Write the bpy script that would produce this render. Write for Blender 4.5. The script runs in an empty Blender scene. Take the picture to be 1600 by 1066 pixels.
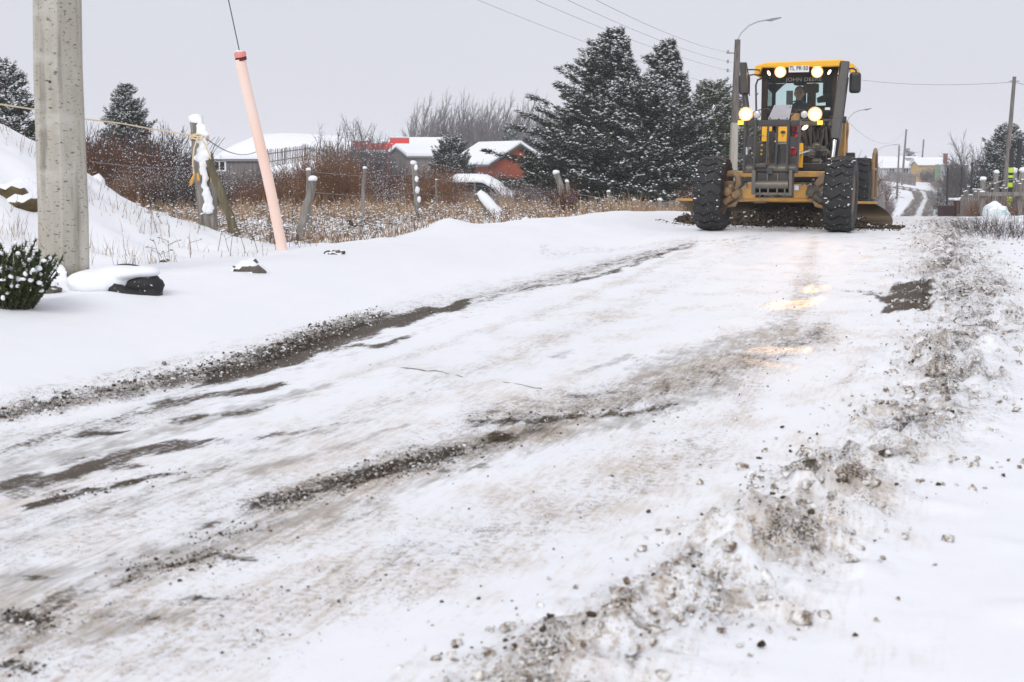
import bpy, bmesh, math, random
import numpy as np
from mathutils import Vector, Matrix, Euler
random.seed(7); rng = np.random.default_rng(7)
SC = bpy.context.scene
COL = SC.collection
# ------------------------------------------------------------------ camera
F, CX, CY, HZ, CAMZ = 2222.2, 800.0, 533.0, 250.0, 1.19
PITCH = math.atan((CY - HZ) / F)
cam_d = bpy.data.cameras.new('camera'); cam = bpy.data.objects.new('camera', cam_d); COL.objects.link(cam)
cam.location = (0, 0, CAMZ); cam.rotation_euler = (math.pi/2 - PITCH, 0, 0)
cam_d.lens = 50; cam_d.sensor_width = 36; cam_d.clip_start = .05; cam_d.clip_end = 4000
cam_d.dof.use_dof = True; cam_d.dof.focus_distance = 25; cam_d.dof.aperture_fstop = 6.3
SC.camera = cam
# ------------------------------------------------------------------ world / sun / exposure
w = bpy.data.worlds.new('World'); SC.world = w; w.use_nodes = True
wn, wl = w.node_tree.nodes, w.node_tree.links; wn.clear()
wo = wn.new('ShaderNodeOutputWorld'); mixs = wn.new('ShaderNodeMixShader')
sky = wn.new('ShaderNodeTexSky'); sky.sky_type = 'NISHITA'; sky.sun_disc = False
sky.sun_elevation = math.radians(38); sky.sun_rotation = math.radians(200)
b1 = wn.new('ShaderNodeBackground'); b1.inputs[1].default_value = .06
b2 = wn.new('ShaderNodeBackground'); b2.inputs[0].default_value = (.685, .695, .76, 1); b2.inputs[1].default_value = 1.0
tcw = wn.new('ShaderNodeTexCoord'); nzw = wn.new('ShaderNodeTexNoise'); nzw.inputs['Scale'].default_value = 1.6; nzw.inputs['Detail'].default_value = 4
rw = wn.new('ShaderNodeValToRGB'); rw.color_ramp.elements[0].position = .3; rw.color_ramp.elements[1].position = .7
rw.color_ramp.elements[0].color = (.60, .605, .675, 1); rw.color_ramp.elements[1].color = (.675, .685, .745, 1)
wl.new(tcw.outputs['Generated'], nzw.inputs['Vector']); wl.new(nzw.outputs['Fac'], rw.inputs[0]); wl.new(rw.outputs[0], b2.inputs[0])
mixs.inputs[0].default_value = .94
wl.new(sky.outputs[0], b1.inputs[0]); wl.new(b1.outputs[0], mixs.inputs[1]); wl.new(b2.outputs[0], mixs.inputs[2]); wl.new(mixs.outputs[0], wo.inputs[0])
sd = bpy.data.lights.new('sun', 'SUN'); sd.energy = 1.5; sd.angle = math.radians(28); sd.color = (1, .98, .95)
sun = bpy.data.objects.new('sun', sd); COL.objects.link(sun); sun.location = (0, 0, 50)
sun.rotation_euler = Vector((math.sin(math.radians(200))*math.cos(math.radians(38)), math.cos(math.radians(200))*math.cos(math.radians(38)), math.sin(math.radians(38)))).to_track_quat('Z', 'Y').to_euler()
SC.view_settings.view_transform = 'Standard'; SC.view_settings.look = 'None'; SC.view_settings.exposure = 0.2; SC.view_settings.gamma = 1; SC.view_settings.use_curve_mapping = False
SC.render.engine = 'CYCLES'; SC.cycles.use_denoising = True
SC.cycles.max_bounces = 6; SC.cycles.volume_bounces = 3; SC.cycles.transparent_max_bounces = 16; SC.cycles.caustics_reflective = False; SC.cycles.caustics_refractive = False

# ------------------------------------------------------------------ geometry of the place
CP, SP = math.cos(PITCH), math.sin(PITCH)
def ray(px, py):
    a, v = (px - CX) / F, (CY - py) / F
    return np.array([a, CP + v*SP, -SP + v*CP])
def at(px, py, Y):                       # a point of the place at distance Y along the view axis on the ground
    r = ray(px, py); k = Y / r[1]
    return Vector((r[0]*k, Y, CAMZ + r[2]*k))
TH = math.radians(16.7); ST, CT = math.sin(TH), math.cos(TH)
def sm(x, a, b):
    u = np.clip((x - a) / (b - a), 0, 1); return u*u*(3 - 2*u)
_P = rng.permutation(256); _P = np.concatenate([_P, _P, _P]); _G = rng.normal(size=(256, 2)); _G /= np.linalg.norm(_G, axis=1)[:, None]
def pn(x, y, seed=0):
    x = np.asarray(x, float) + seed*17.31; y = np.asarray(y, float) - seed*9.77
    xi = np.floor(x).astype(int); yi = np.floor(y).astype(int); xf = x - xi; yf = y - yi
    u = xf**3*(xf*(xf*6-15)+10); v = yf**3*(yf*(yf*6-15)+10)
    def g(i, j):
        h = _P[(_P[(xi+i) & 255] + yi + j) & 255]; q = _G[h]; return q[..., 0]*(xf-i) + q[..., 1]*(yf-j)
    a = g(0,0); b = g(1,0); c = g(0,1); d = g(1,1)
    return (a + u*(b-a) + v*((c + u*(d-c)) - (a + u*(b-a)))) * 1.5
def fbm(x, y, o=4, seed=0):
    r = 0; a = 1; f = 1
    for k in range(o): r = r + a*pn(x*f, y*f, seed+k); a *= .5; f *= 2.03
    return r
YR = np.array([-200,-10,30,34,40,60,75,100,143,215,245,285,400,600,2000.]); ZR = np.array([0,0,0,-.12,-.5,-1.5,-2.4,-3.5,-4.6,-4.6,-2.75,-2.6,-2.,-1,0])
YL = np.array([-200,-10,20,28,50,80,150,200,300,600,2000.]); ZL = np.array([0,0,0,-.18,-.85,-1.87,-2.5,-2.2,-1.6,-1,0])
def smi(Y, A, B):
    return (np.interp(Y-3, A, B) + np.interp(Y, A, B) + np.interp(Y+3, A, B) + np.interp(Y-1.5, A, B) + np.interp(Y+1.5, A, B)) / 5
ROADPTS = [(61.5-230*.3, 212-230.), (61.5, 212), (65.5, 228), (63.5, 238), (55, 243.5), (42, 249), (20, 256), (-30, 262)]
def road_dist(X, Y):                     # signed offset from the road's centre line, and a flag for the near straight
    best = np.full(np.shape(X), 1e9); sg = np.zeros(np.shape(X))
    for (x0, y0), (x1, y1) in zip(ROADPTS[1:-1], ROADPTS[2:]):
        dx, dy = x1-x0, y1-y0; L2 = dx*dx+dy*dy
        u = np.clip(((X-x0)*dx + (Y-y0)*dy)/L2, 0, 1); ex = X-x0-u*dx; ey = Y-y0-u*dy; d = np.hypot(ex, ey)
        m = d < best; best = np.where(m, d, best); sg = np.where(m, np.sign(ex*dy - ey*dx)*d, sg)
    t = CT*X - ST*Y + 2.25
    use = (Y < 212)
    return np.where(use, t, sg)
def wrow(s): return np.interp(s, [2, 3.6, 4.7, 5.9, 7.9, 11, 18, 28, 60], [-.95, -.66, -.44, -.1, .06, .3, .14, .18, .3]) + .06*np.sin(s*1.9)
def H(X, Y, detail=True):
    X = np.asarray(X, float); Y = np.asarray(Y, float)
    s = ST*X + CT*Y; t = CT*X - ST*Y
    wl_ = sm(-t, 8, 25) * (1 - sm(Y, 225, 250)*0)
    wl_ = np.where(Y > 150, wl_*(1 - sm(Y, 150, 215)*sm(t, -60, -20)), wl_)
    z = smi(Y, YR, ZR)*(1-wl_) + smi(Y, YL, ZL)*wl_
    fade = 1 - .6*sm(Y, 20, 34)
    z = z + .27*sm(-t, 4.35, 5.75)*fade*(1 - .95*sm(-t, 6.0, 7.9)*sm(Y, 10, 14))*(1 - sm(Y, 60, 120))
    z = z + .16*np.exp(-((X+3.6)**2)/.7 - ((Y-16.6)**2)/1.2)
    z = z + .04*fade*sm(t, .9, 3.5) + .10*sm(t, 3.2, 5)*sm(Y, 12, 17)*(1-sm(Y, 30, 50))
    # foreground mound behind the concrete pole, small snow heap by the fence, snowy hill far left
    z = z + 1.50*np.exp(-((X+6.1)**2)/3.3 - ((Y-15.5)**2)/9.5) + .9*np.exp(-((X+10.5)**2)/14 - ((Y-17)**2)/14)
    z = z + .15*np.exp(-((X+.92)**2)/.12 - ((Y-20)**2)/.8)+.07*np.exp(-((X+1.9)**2)/.8 - ((Y-19.5)**2)/1.)
    z = z + 6.9*np.exp(-((X+29.5)/14.5)**4 - ((Y-212)/16)**2)
    z = z + 5.0*np.exp(-((X+95)/40)**2 - ((Y-230)/40)**2)
    # gentle undulation off the road
    off = sm(np.abs(t+2.25), 2.4, 4.2)
    z = z + off*(.035*fbm(X*.55, Y*.55, 3, 3)) + off*sm(-t, 6.2, 8)*.06*fbm(X*1.6, Y*1.6, 3, 5)*(1-sm(Y, 60, 90))
    z = z + sm(np.abs(t+2.2), 30, 80)*.5*fbm(X*.03, Y*.03, 3, 8)
    if detail:
        z = z + off*(1 - sm(Y, 20, 40))*(.007*fbm(X*4.5, Y*4.5, 3, 37) + .02*np.clip(fbm(X*1.3, Y*1.9, 3, 38), 0, 1))
        near = 1 - sm(Y, 24, 45)
        road = 1 - off
        z = z + near*road*(.010*fbm(t*6, s*.7, 3, 11) + .004*fbm(t*25, s*5, 2, 14))
        # windrow of lumpy snow and dirt on the right edge
        c = wrow(s); wd = .26 + .36*sm(s, 4, 16)
        env = np.exp(-((t - c)/wd)**2)*(.6+.6*np.clip(fbm(s*.7, t*.8, 2, 21)+.5, 0, 1.2))
        lump = np.abs(fbm(X*4.2, Y*4.2, 4, 23)); lump2 = fbm(X*11, Y*11, 3, 27)
        z = z + (1 - sm(Y, 23, 33))*env*(.02 + .13*lump + .05*np.abs(lump2) + .018*fbm(X*26, Y*26, 2, 29))
        rgt = sm(t-wrow(s), 0, 1.2)*(1 - sm(t, 2.8, 4))
        z = z + near*rgt*.05*np.clip(fbm(X*2.1, Y*2.1, 4, 31)-.25, 0, 1)
        # thin gravelly windrow on the left edge
        cl = -4.22 + .08*np.sin(s*.9)
        envl = np.exp(-((t - cl)/.22)**2)*(1-sm(s, 13, 15))
        z = z + envl*(.02 + .03*np.abs(fbm(X*9, Y*9, 3, 33)))
    return z
def h(x, y): return float(H(np.array([x]), np.array([y]), True)[0])
def on(px, d): # ground point in the vertical plane through pixel column px at distance d
    z = 0
    for _ in range(3): x = (px - CX)/F*(d*CP - (z - CAMZ)*SP); z = h(x, d)
    return Vector((x, d, z))

# ------------------------------------------------------------------ materials
def nt(m): m.use_nodes = True; return m.node_tree.nodes, m.node_tree.links, m.node_tree.nodes['Principled BSDF']
def mat(name, col, rough=.6, metal=0., col2=None, vs=6., stretch=(1,1,1), bump=0., bs=40., snow=0., emit=None, es=0., coat=0., lo=.35, hi=.65, detail=5, dust=None, dustamt=.5, spec=.5, specks=0.):
    m = bpy.data.materials.new(name); N, L, P = nt(m)
    P.inputs['Roughness'].default_value = rough; P.inputs['Metallic'].default_value = metal; P.inputs['Base Color'].default_value = (*col, 1)
    P.inputs['Specular IOR Level'].default_value = spec
    P.inputs['Coat Weight'].default_value = coat
    tc = N.new('ShaderNodeTexCoord'); mp = N.new('ShaderNodeMapping'); mp.inputs['Scale'].default_value = stretch; L.new(tc.outputs['Object'], mp.inputs[0])
    cur = None
    def noise(scale, det=5, src=None):
        n = N.new('ShaderNodeTexNoise'); n.inputs['Scale'].default_value = scale; n.inputs['Detail'].default_value = det; n.inputs['Roughness'].default_value = .6
        L.new((src or mp).outputs[0 if src is None else 'Object'], n.inputs['Vector']); return n.outputs['Fac']
    def ramp(src, a, b, ca=(0,0,0,1), cb=(1,1,1,1)):
        r = N.new('ShaderNodeValToRGB'); r.color_ramp.elements[0].position = a; r.color_ramp.elements[1].position = b
        r.color_ramp.elements[0].color = ca; r.color_ramp.elements[1].color = cb; L.new(src, r.inputs[0]); return r.outputs[0]
    def mix(fac, a, b):
        x = N.new('ShaderNodeMix'); x.data_type = 'RGBA'
        if isinstance(fac, float): x.inputs[0].default_value = fac
        else: L.new(fac, x.inputs[0])
        for sock, v in ((6, a), (7, b)):
            if isinstance(v, tuple): x.inputs[sock].default_value = v if len(v) == 4 else (*v, 1)
            else: L.new(v, x.inputs[sock])
        return x.outputs[2]
    if col2: cur = ramp(noise(vs, detail), lo, hi, (*col, 1), (*col2, 1))
    if dust:
        cur = mix(ramp(noise(3.1, 7), .5 - .25*dustamt - .1, .5 + .25 - .25*dustamt), cur or col, dust)
    if specks:
        cur = mix(ramp(noise(38, 3), .70 - .1*specks, .72 - .1*specks), cur or col, (.85, .87, .9))
    if snow:
        g = N.new('ShaderNodeNewGeometry'); sx = N.new('ShaderNodeSeparateXYZ'); L.new(g.outputs['Normal'], sx.inputs[0])
        ad = N.new('ShaderNodeMath'); ad.operation = 'MULTIPLY_ADD'; L.new(noise(9, 5), ad.inputs[0]); ad.inputs[1].default_value = 1.1; L.new(sx.outputs[2], ad.inputs[2])
        cur = mix(ramp(ad.outputs[0], min(.98, 1.25 - snow*.6), min(1., 1.32 - snow*.6)), cur or col, (.86, .88, .92))
    if cur is not None: L.new(cur, P.inputs['Base Color'])
    if bump:
        bp = N.new('ShaderNodeBump'); bp.inputs['Strength'].default_value = bump; bp.inputs['Distance'].default_value = .02; L.new(noise(bs, 6), bp.inputs['Height']); L.new(bp.outputs[0], P.inputs['Normal'])
    if emit: P.inputs['Emission Color'].default_value = (*emit, 1); P.inputs['Emission Strength'].default_value = es
    return m
# ------------------------------------------------------------------ objects
def tag(o, label=None, cat=None, group=None, kind=None):
    if label: o['label'] = label
    if cat: o['category'] = cat
    if group: o['group'] = group
    if kind: o['kind'] = kind
    return o
def empty(name, loc, rz=0, label=None, cat=None, group=None):
    o = bpy.data.objects.new(name, None); COL.objects.link(o); o.location = loc; o.rotation_euler = (0, 0, rz); o.empty_display_size = .2
    return tag(o, label, cat, group)
def arr_mesh(name, V, Fq, mats=(), midx=None, parent=None, smooth=False, kind=None):
    """V (N,3); Fq = (M,k) array of equal-size faces or list of such arrays"""
    if not isinstance(Fq, (list, tuple)): Fq = [Fq]
    me = bpy.data.meshes.new(name); V = np.asarray(V, np.float32)
    me.vertices.add(len(V)); me.vertices.foreach_set('co', V.ravel())
    nl = sum(f.size for f in Fq); nf = sum(len(f) for f in Fq)
    me.loops.add(nl); me.polygons.add(nf)
    me.loops.foreach_set('vertex_index', np.concatenate([f.ravel() for f in Fq]).astype(np.int32))
    tot = np.concatenate([np.full(len(f), f.shape[1]) for f in Fq]); st = np.concatenate([[0], np.cumsum(tot)[:-1]])
    me.polygons.foreach_set('loop_start', st.astype(np.int32)); me.polygons.foreach_set('loop_total', tot.astype(np.int32))
    if smooth: me.polygons.foreach_set('use_smooth', np.ones(nf, bool))
    if midx is not None: me.polygons.foreach_set('material_index', np.asarray(midx, np.int32))
    for m in mats: me.materials.append(m)
    me.update(calc_edges=True); me.validate()
    o = bpy.data.objects.new(name, me); COL.objects.link(o)
    if parent: o.parent = parent
    if kind: o['kind'] = kind
    return o
class MB:
    def __init__(s): s.v = []; s.f = []; s.m = []; s.mi = 0; s.pr = []
    def add(s, V, Fs):
        b = len(s.v); s.pr.append((b, len(s.f))); s.v += [tuple(p) for p in V]
        for f in Fs: s.f.append([i+b for i in f]); s.m.append(s.mi)
        return s
    def box(s, c, d, rot=None):
        V = [Vector((x*d[0]/2, y*d[1]/2, z*d[2]/2)) for x in (-1,1) for y in (-1,1) for z in (-1,1)]
        if rot is not None: V = [rot @ p for p in V]
        V = [p + Vector(c) for p in V]
        return s.add(V, [(0,1,3,2),(4,6,7,5),(0,4,5,1),(2,3,7,6),(0,2,6,4),(1,5,7,3)])
    def beam(s, a, b, w, t=None, up=(0,0,1)):      # rectangular bar from a to b
        a, b = Vector(a), Vector(b); d = b-a; L = d.length; d.normalize(); x = d.cross(Vector(up))
        if x.length < 1e-4: x = d.cross(Vector((1,0,0)))
        x.normalize(); z = x.cross(d); t = t or w
        M = Matrix((x, d, z)).transposed()
        return s.box((a+b)/2, (w, L, t), M)
    def path(s, pts, r, n=8, cap=True):
        pts = [Vector(p) for p in pts]; rs = r if isinstance(r, (list, tuple)) else [r]*len(pts)
        b = len(s.v); s.pr.append((b, len(s.f))); prev = None
        for i, p in enumerate(pts):
            d = (pts[min(i+1, len(pts)-1)] - pts[max(i-1, 0)]).normalized()
            if prev is None:
                x = d.orthogonal().normalized()
            else:
                x = (prev - d*prev.dot(d)); x = x.normalized() if x.length > 1e-6 else d.orthogonal().normalized()
            prev = x; y = d.cross(x)
            for k in range(n):
                a = 2*math.pi*k/n; s.v.append(tuple(p + (x*math.cos(a) + y*math.sin(a))*rs[i]))
        for i in range(len(pts)-1):
            for k in range(n):
                s.f.append([b+i*n+k, b+i*n+(k+1) % n, b+(i+1)*n+(k+1) % n, b+(i+1)*n+k]); s.m.append(s.mi)
        if cap:
            s.f.append([b+k for k in range(n)][::-1]); s.m.append(s.mi); e = b+(len(pts)-1)*n
            s.f.append([e+k for k in range(n)]); s.m.append(s.mi)
        return s
    def cyl(s, a, b, r0, r1=None, n=12): return s.path([a, b], [r0, r1 if r1 is not None else r0], n)
    def lathe(s, prof, n=24, M=None):             # profile of (r, h) about local z
        b = len(s.v); s.pr.append((b, len(s.f))); M = M or Matrix()
        for r, z in prof:
            for k in range(n):
                a = 2*math.pi*k/n; s.v.append(tuple(M @ Vector((r*math.cos(a), r*math.sin(a), z))))
        for i in range(len(prof)-1):
            for k in range(n): s.f.append([b+i*n+k, b+i*n+(k+1) % n, b+(i+1)*n+(k+1) % n, b+(i+1)*n+k]); s.m.append(s.mi)
        return s
    def prism(s, pts, vec):                       # polygon extruded along vec
        pts = [Vector(p) for p in pts]; n = len(pts); vec = Vector(vec); V = pts + [p+vec for p in pts]
        return s.add(V, [list(range(n))[::-1], [n+i for i in range(n)]] + [[i, (i+1) % n, n+(i+1) % n, n+i] for i in range(n)])
    def ball(s, c, r, nu=10, nv=6, jit=0, rot=None):
        r = (r,)*3 if not isinstance(r, (tuple, list)) else r; c = Vector(c); V = []
        for j in range(nv+1):
            th = math.pi*j/nv
            for k in range(nu):
                a = 2*math.pi*k/nu; q = 1 + (random.uniform(-jit, jit) if 0 < j < nv else 0)
                p = Vector((r[0]*math.sin(th)*math.cos(a)*q, r[1]*math.sin(th)*math.sin(a)*q, r[2]*math.cos(th)*q))
                V.append(c + (rot @ p if rot is not None else p))
        return s.add(V, [[j*nu+k, (j+1)*nu+k, (j+1)*nu+(k+1) % nu, j*nu+(k+1) % nu] for j in range(nv) for k in range(nu)])
    def split(s):                                 # one MB for every primitive
        out = []
        for i, (v0, f0) in enumerate(s.pr):
            v1, f1 = s.pr[i+1] if i+1 < len(s.pr) else (len(s.v), len(s.f)); q = MB(); q.v = s.v[v0:v1]; q.f = [[k-v0 for k in f] for f in s.f[f0:f1]]; q.m = s.m[f0:f1]; q.pr = [(0, 0)]; out.append(q)
        return out
    def build(s, name, m, parent=None, smooth=False, bevel=0, kind=None, loc=None):
        me = bpy.data.meshes.new(name); v = s.v
        if loc is not None: v = [tuple(Vector(p)-Vector(loc)) for p in v]
        me.from_pydata(v, [], s.f)
        for x in (m if isinstance(m, (list, tuple)) else [m]): me.materials.append(x)
        me.polygons.foreach_set('material_index', s.m)
        bm = bmesh.new(); bm.from_mesh(me); bmesh.ops.remove_doubles(bm, verts=bm.verts, dist=1e-5); bmesh.ops.recalc_face_normals(bm, faces=bm.faces); bm.to_mesh(me); bm.free()
        if smooth:
            me.polygons.foreach_set('use_smooth', [True]*len(me.polygons))
            me.set_sharp_from_angle(angle=math.radians(50))
        me.update()
        o = bpy.data.objects.new(name, me); COL.objects.link(o)
        if loc is not None: o.location = loc
        if parent is not None: o.parent = parent
        if kind: o['kind'] = kind
        if bevel:
            md = o.modifiers.new('bevel', 'BEVEL'); md.width = bevel; md.segments = 2; md.limit_method = 'ANGLE'; md.angle_limit = math.radians(40)
        return o
def copy_tree(o, parent=None):
    c = o.copy(); COL.objects.link(c)
    if parent is not None: c.parent = parent
    for ch in [q for q in bpy.data.objects if q.parent == o]: copy_tree(ch, c)
    return c
# ================================================================== GROUND
def graded(a, b, fine_lo, fine_hi, step, g):
    L = list(np.arange(fine_lo, fine_hi, step)); x = fine_hi; st = step
    while x < b: L.append(x); st *= g; x += st
    L.append(b); x = fine_lo; st = step; R = []
    while True:
        st *= g; x -= st
        if x < a: R.append(a); break
        R.append(x)
    return np.array(R[::-1] + L)
tg = graded(-700, 700, -6.2, 2.4, .045, 1.035)
sg = list(np.arange(-14, 1.8, .4)); x = 1.8
while x < 800: sg.append(x); x += max(.036, .009*x)
sg = np.array(sg)
T, S = np.meshgrid(tg, sg); X = ST*S + CT*T; Y = CT*S - ST*T
Z = H(X, Y)
nS, nT = T.shape
# where mud, grit and slush lie on the road, as stains of the ground itself
PXx = CX + F*X/np.maximum(Y*CP - (0-CAMZ)*SP, .5); zc = np.maximum(Y*CP + CAMZ*SP, .5); PYy = CY - F*(Y*SP - CAMZ*CP)/zc
wx = 8*fbm(PXx*.02, PYy*.05, 3, 41); wy = 4*fbm(PXx*.02, PYy*.05, 3, 44)
ex_, ey_ = PXx + wx, PYy + wy
def stroke(pts, w0, w1, a, soft=.35):
    out = np.zeros_like(ex_)
    n = len(pts)-1
    for i in range(n):
        (x0, y0), (x1, y1) = pts[i], pts[i+1]; dx, dy = x1-x0, y1-y0; L2 = dx*dx+dy*dy
        u = np.clip(((ex_-x0)*dx + (ey_-y0)*dy)/L2, 0, 1); d = np.hypot(ex_-x0-u*dx, ey_-y0-u*dy)
        wd = w0 + (w1-w0)*(i+u)/n
        out = np.maximum(out, a*(1 - sm(d/wd, soft, 1.7)))
    return out
inview = (Y > 2) & (Y < 36)
mud = np.zeros_like(ex_); slush = mud.copy(); grit = mud.copy()
for pts, w0, w1, a in [
    ([(330,592),(430,570),(560,520),(640,496),(728,474)], 13, 6, 1.0), ([(420,565),(520,535),(600,505)], 17, 12, 1.0), ([(545,545),(600,538),(640,525)], 5, 4, .8),
    ([(120,684),(190,674)], 5, 3, .9), ([(255,632),(330,618),(445,604)], 7, 5, .85), ([(270,658),(360,646),(430,634)], 6, 4, .7),
    ([(0,762),(90,748),(230,704),(330,690)], 16, 6, .85), ([(100,725),(220,700),(400,682),(500,668)], 9, 4, .6), ([(45,792),(150,768),(280,738)], 8, 3, .95), ([(110,735),(220,726)], 9, 5, .8),
    ([(0,775),(60,770),(140,762)], 10, 5, .6), ([(395,790),(480,776)], 9, 10, .8), ([(505,762),(560,745),(640,722),(715,708)], 9, 11, .9), ([(610,722),(700,735),(760,728)], 7, 5, .6),
    ([(742,662),(860,655),(960,648),(1060,632)], 6, 4, .75), ([(770,682),(800,684)], 8, 6, .9), ([(880,618),(960,615)], 5, 3, .6),
    ([(1398,455),(1448,453)], 8, 8, 1.05), ([(1380,471),(1448,470)], 8, 10, 1.05), ([(1384,486),(1446,484)], 7, 8, 1.0), ([(1355,464),(1385,465)], 3, 4, .7), ([(1300,452),(1390,462)], 3, 5, .6),
    ([(0,962),(80,972)], 9, 6, .8), ([(205,890),(300,876)], 9, 6, .7), ([(335,866),(400,874)], 8, 5, .75), ([(282,934),(370,936)], 8, 6, .7), ([(170,960),(280,968)], 5, 4, .6), ([(310,825),(345,822)], 6, 5, .7),
    ([(0,1035),(50,1040)], 9, 8, .7), ([(30,900),(90,902)], 8, 5, .6), ([(160,870),(190,870)], 4, 4, .7),
    ([(-40,985),(120,930),(330,850),(520,770)], 18, 12, .47), ([(720,700),(900,655),(1100,600),(1280,520)], 15, 13, .44), ([(-40,720),(200,650),(340,600)], 16, 10, .5), ([(728,474),(900,428),(1085,378)], 9, 3.5, .50), ([(-40,880),(150,800),(330,735)], 12, 8, .42), ([(1085,378),(1195,366)], 4, 3, .45),
    ([(300,745),(480,690),(600,640)], 9, 5, .36), ([(810,456),(900,438),(1000,410),(1085,381)], 2.5, 1.5, .65), ([(900,440),(975,422)], 3, 4, .8), ([(960,425),(1010,402),(1060,388)], 2, 3, .7), ([(1100,384),(1200,372)], 2, 2, .5),
    ([(1000,405),(1060,400)], 1.5, 1.5, .5),([(720,463),(745,462)], 3, 3, .5),([(820,452),(850,447)], 2, 2, .6)]:
    mud = np.maximum(mud, stroke(pts, w0, w1, a))
for pts, w0, w1, a in [
    ([(380,740),(500,710),(635,662)], 9, 4, .8), ([(900,585),(950,572),(985,556)], 6, 6, .7), ([(855,558),(895,550)], 6, 4, .6), ([(560,640),(640,625)], 3, 2, .5),
    ([(0,735),(200,690),(420,630),(520,600)], 18, 7, .7), ([(200,890),(380,840),(520,790)], 24, 12, .75), ([(0,905),(110,885)], 20, 10, .8), ([(60,985),(260,940)], 22, 9, .7), ([(0,815),(160,800)], 12, 6, .5), ([(280,740),(420,700),(560,660)], 8, 5, .6), ([(620,720),(800,680),(1000,650),(1150,600)], 20, 16, .7),
    ([(1000,585),(1120,545),(1240,510)], 24, 16, .72), ([(0,1000),(150,990),(300,960)], 24, 12, .7), ([(480,600),(660,580)], 4, 2, .3), ([(850,400),(1000,385),(1090,372)], 5, 3, .4),
    ([(1010,425),(1100,395),(1190,372)], 4, 3, .4), ([(240,640),(420,600)], 12, 7, .5), ([(180,795),(240,785)], 8, 5, .4), ([(1250,600),(1330,590)], 8, 6, .25), ([(-50,830),(300,745),(700,600),(1000,470),(1190,372)], 40, 7, .34), ([(-50,960),(400,830),(800,690),(1150,580),(1270,450)], 50, 22, .55), ([(728,474),(900,428),(1085,378)], 14, 6, .55), ([(-50,860),(200,790),(420,740)], 22, 12, .5), ([(-50,700),(300,640),(640,520),(1080,375)], 26, 5, .34), ([(-80,1050),(300,1000),(700,850)], 60, 40, .3)]:
    slush = np.maximum(slush, stroke(pts, w0, w1, a, .2))
for pts, w0, w1, a in [
    ([(0,655),(200,612),(330,585),(440,548),(560,505)], 13, 15, .95), ([(0,640),(150,610)], 10, 6, .5), ([(390,792),(560,745),(720,705),(860,665)], 26, 26, .75), ([(740,655),(900,630),(1080,590),(1290,520)], 30, 26, .7),
    ([(200,900),(350,860),(600,800)], 45, 40, .45), ([(0,980),(300,950)], 60, 40, .5), ([(500,600),(900,470),(1080,392)], 8, 5, .4), ([(0,700),(300,640)], 30, 20, .45), ([(820,450),(1090,380)], 10, 6, .5),
    ([(600,900),(900,740),(1150,680)], 70, 50, .32), ([(1150,650),(1230,520),(1260,440),(1270,380)], 26, 12, .42), ([(1320,600),(1345,570)], 14, 8, .5), ([(-50,830),(300,745),(700,600),(1000,470)], 60, 12, .3), ([(-60,1050),(400,960),(800,830),(1100,700)], 90, 50, .46), ([(-60,860),(400,780),(800,640)], 60, 30, .4), ([(0,640),(700,470),(1080,375)], 22, 6, .4)]:
    grit = np.maximum(grit, stroke(pts, w0, w1, a, .1))
mud *= inview; slush *= inview; grit *= inview
tt, ss = T, S
c = wrow(ss)
env = np.exp(-((tt-c)/(.24 + .34*sm(ss, 4, 16)))**2)*(1-sm(Y, 60, 90))
nz = fbm(X*2.6, Y*2.6, 4, 51)
grit = np.maximum(grit, env*(.68 + .5*nz)); slush = np.maximum(slush, env*np.clip(.10+.6*fbm(X*5, Y*5, 3, 57), 0, .55)); mud = np.maximum(mud, env*np.clip(.12 + .9*fbm(X*4.4, Y*4.4, 4, 55), 0, .68))
# the road beyond the crest: two dark ruts
rd = road_dist(X, Y); far = sm(Y, 60, 90)*(Y < 262)
rut = np.maximum(np.exp(-((rd+1.0)/.88)**6), np.exp(-((rd-.95)/.74)**6))
mud = np.maximum(mud, far*rut*(.9 + .25*fbm(rd*2.2, ss*.12, 2, 61))); slush = np.maximum(slush, far*np.exp(-(rd/2.0)**6)*.55)
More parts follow.
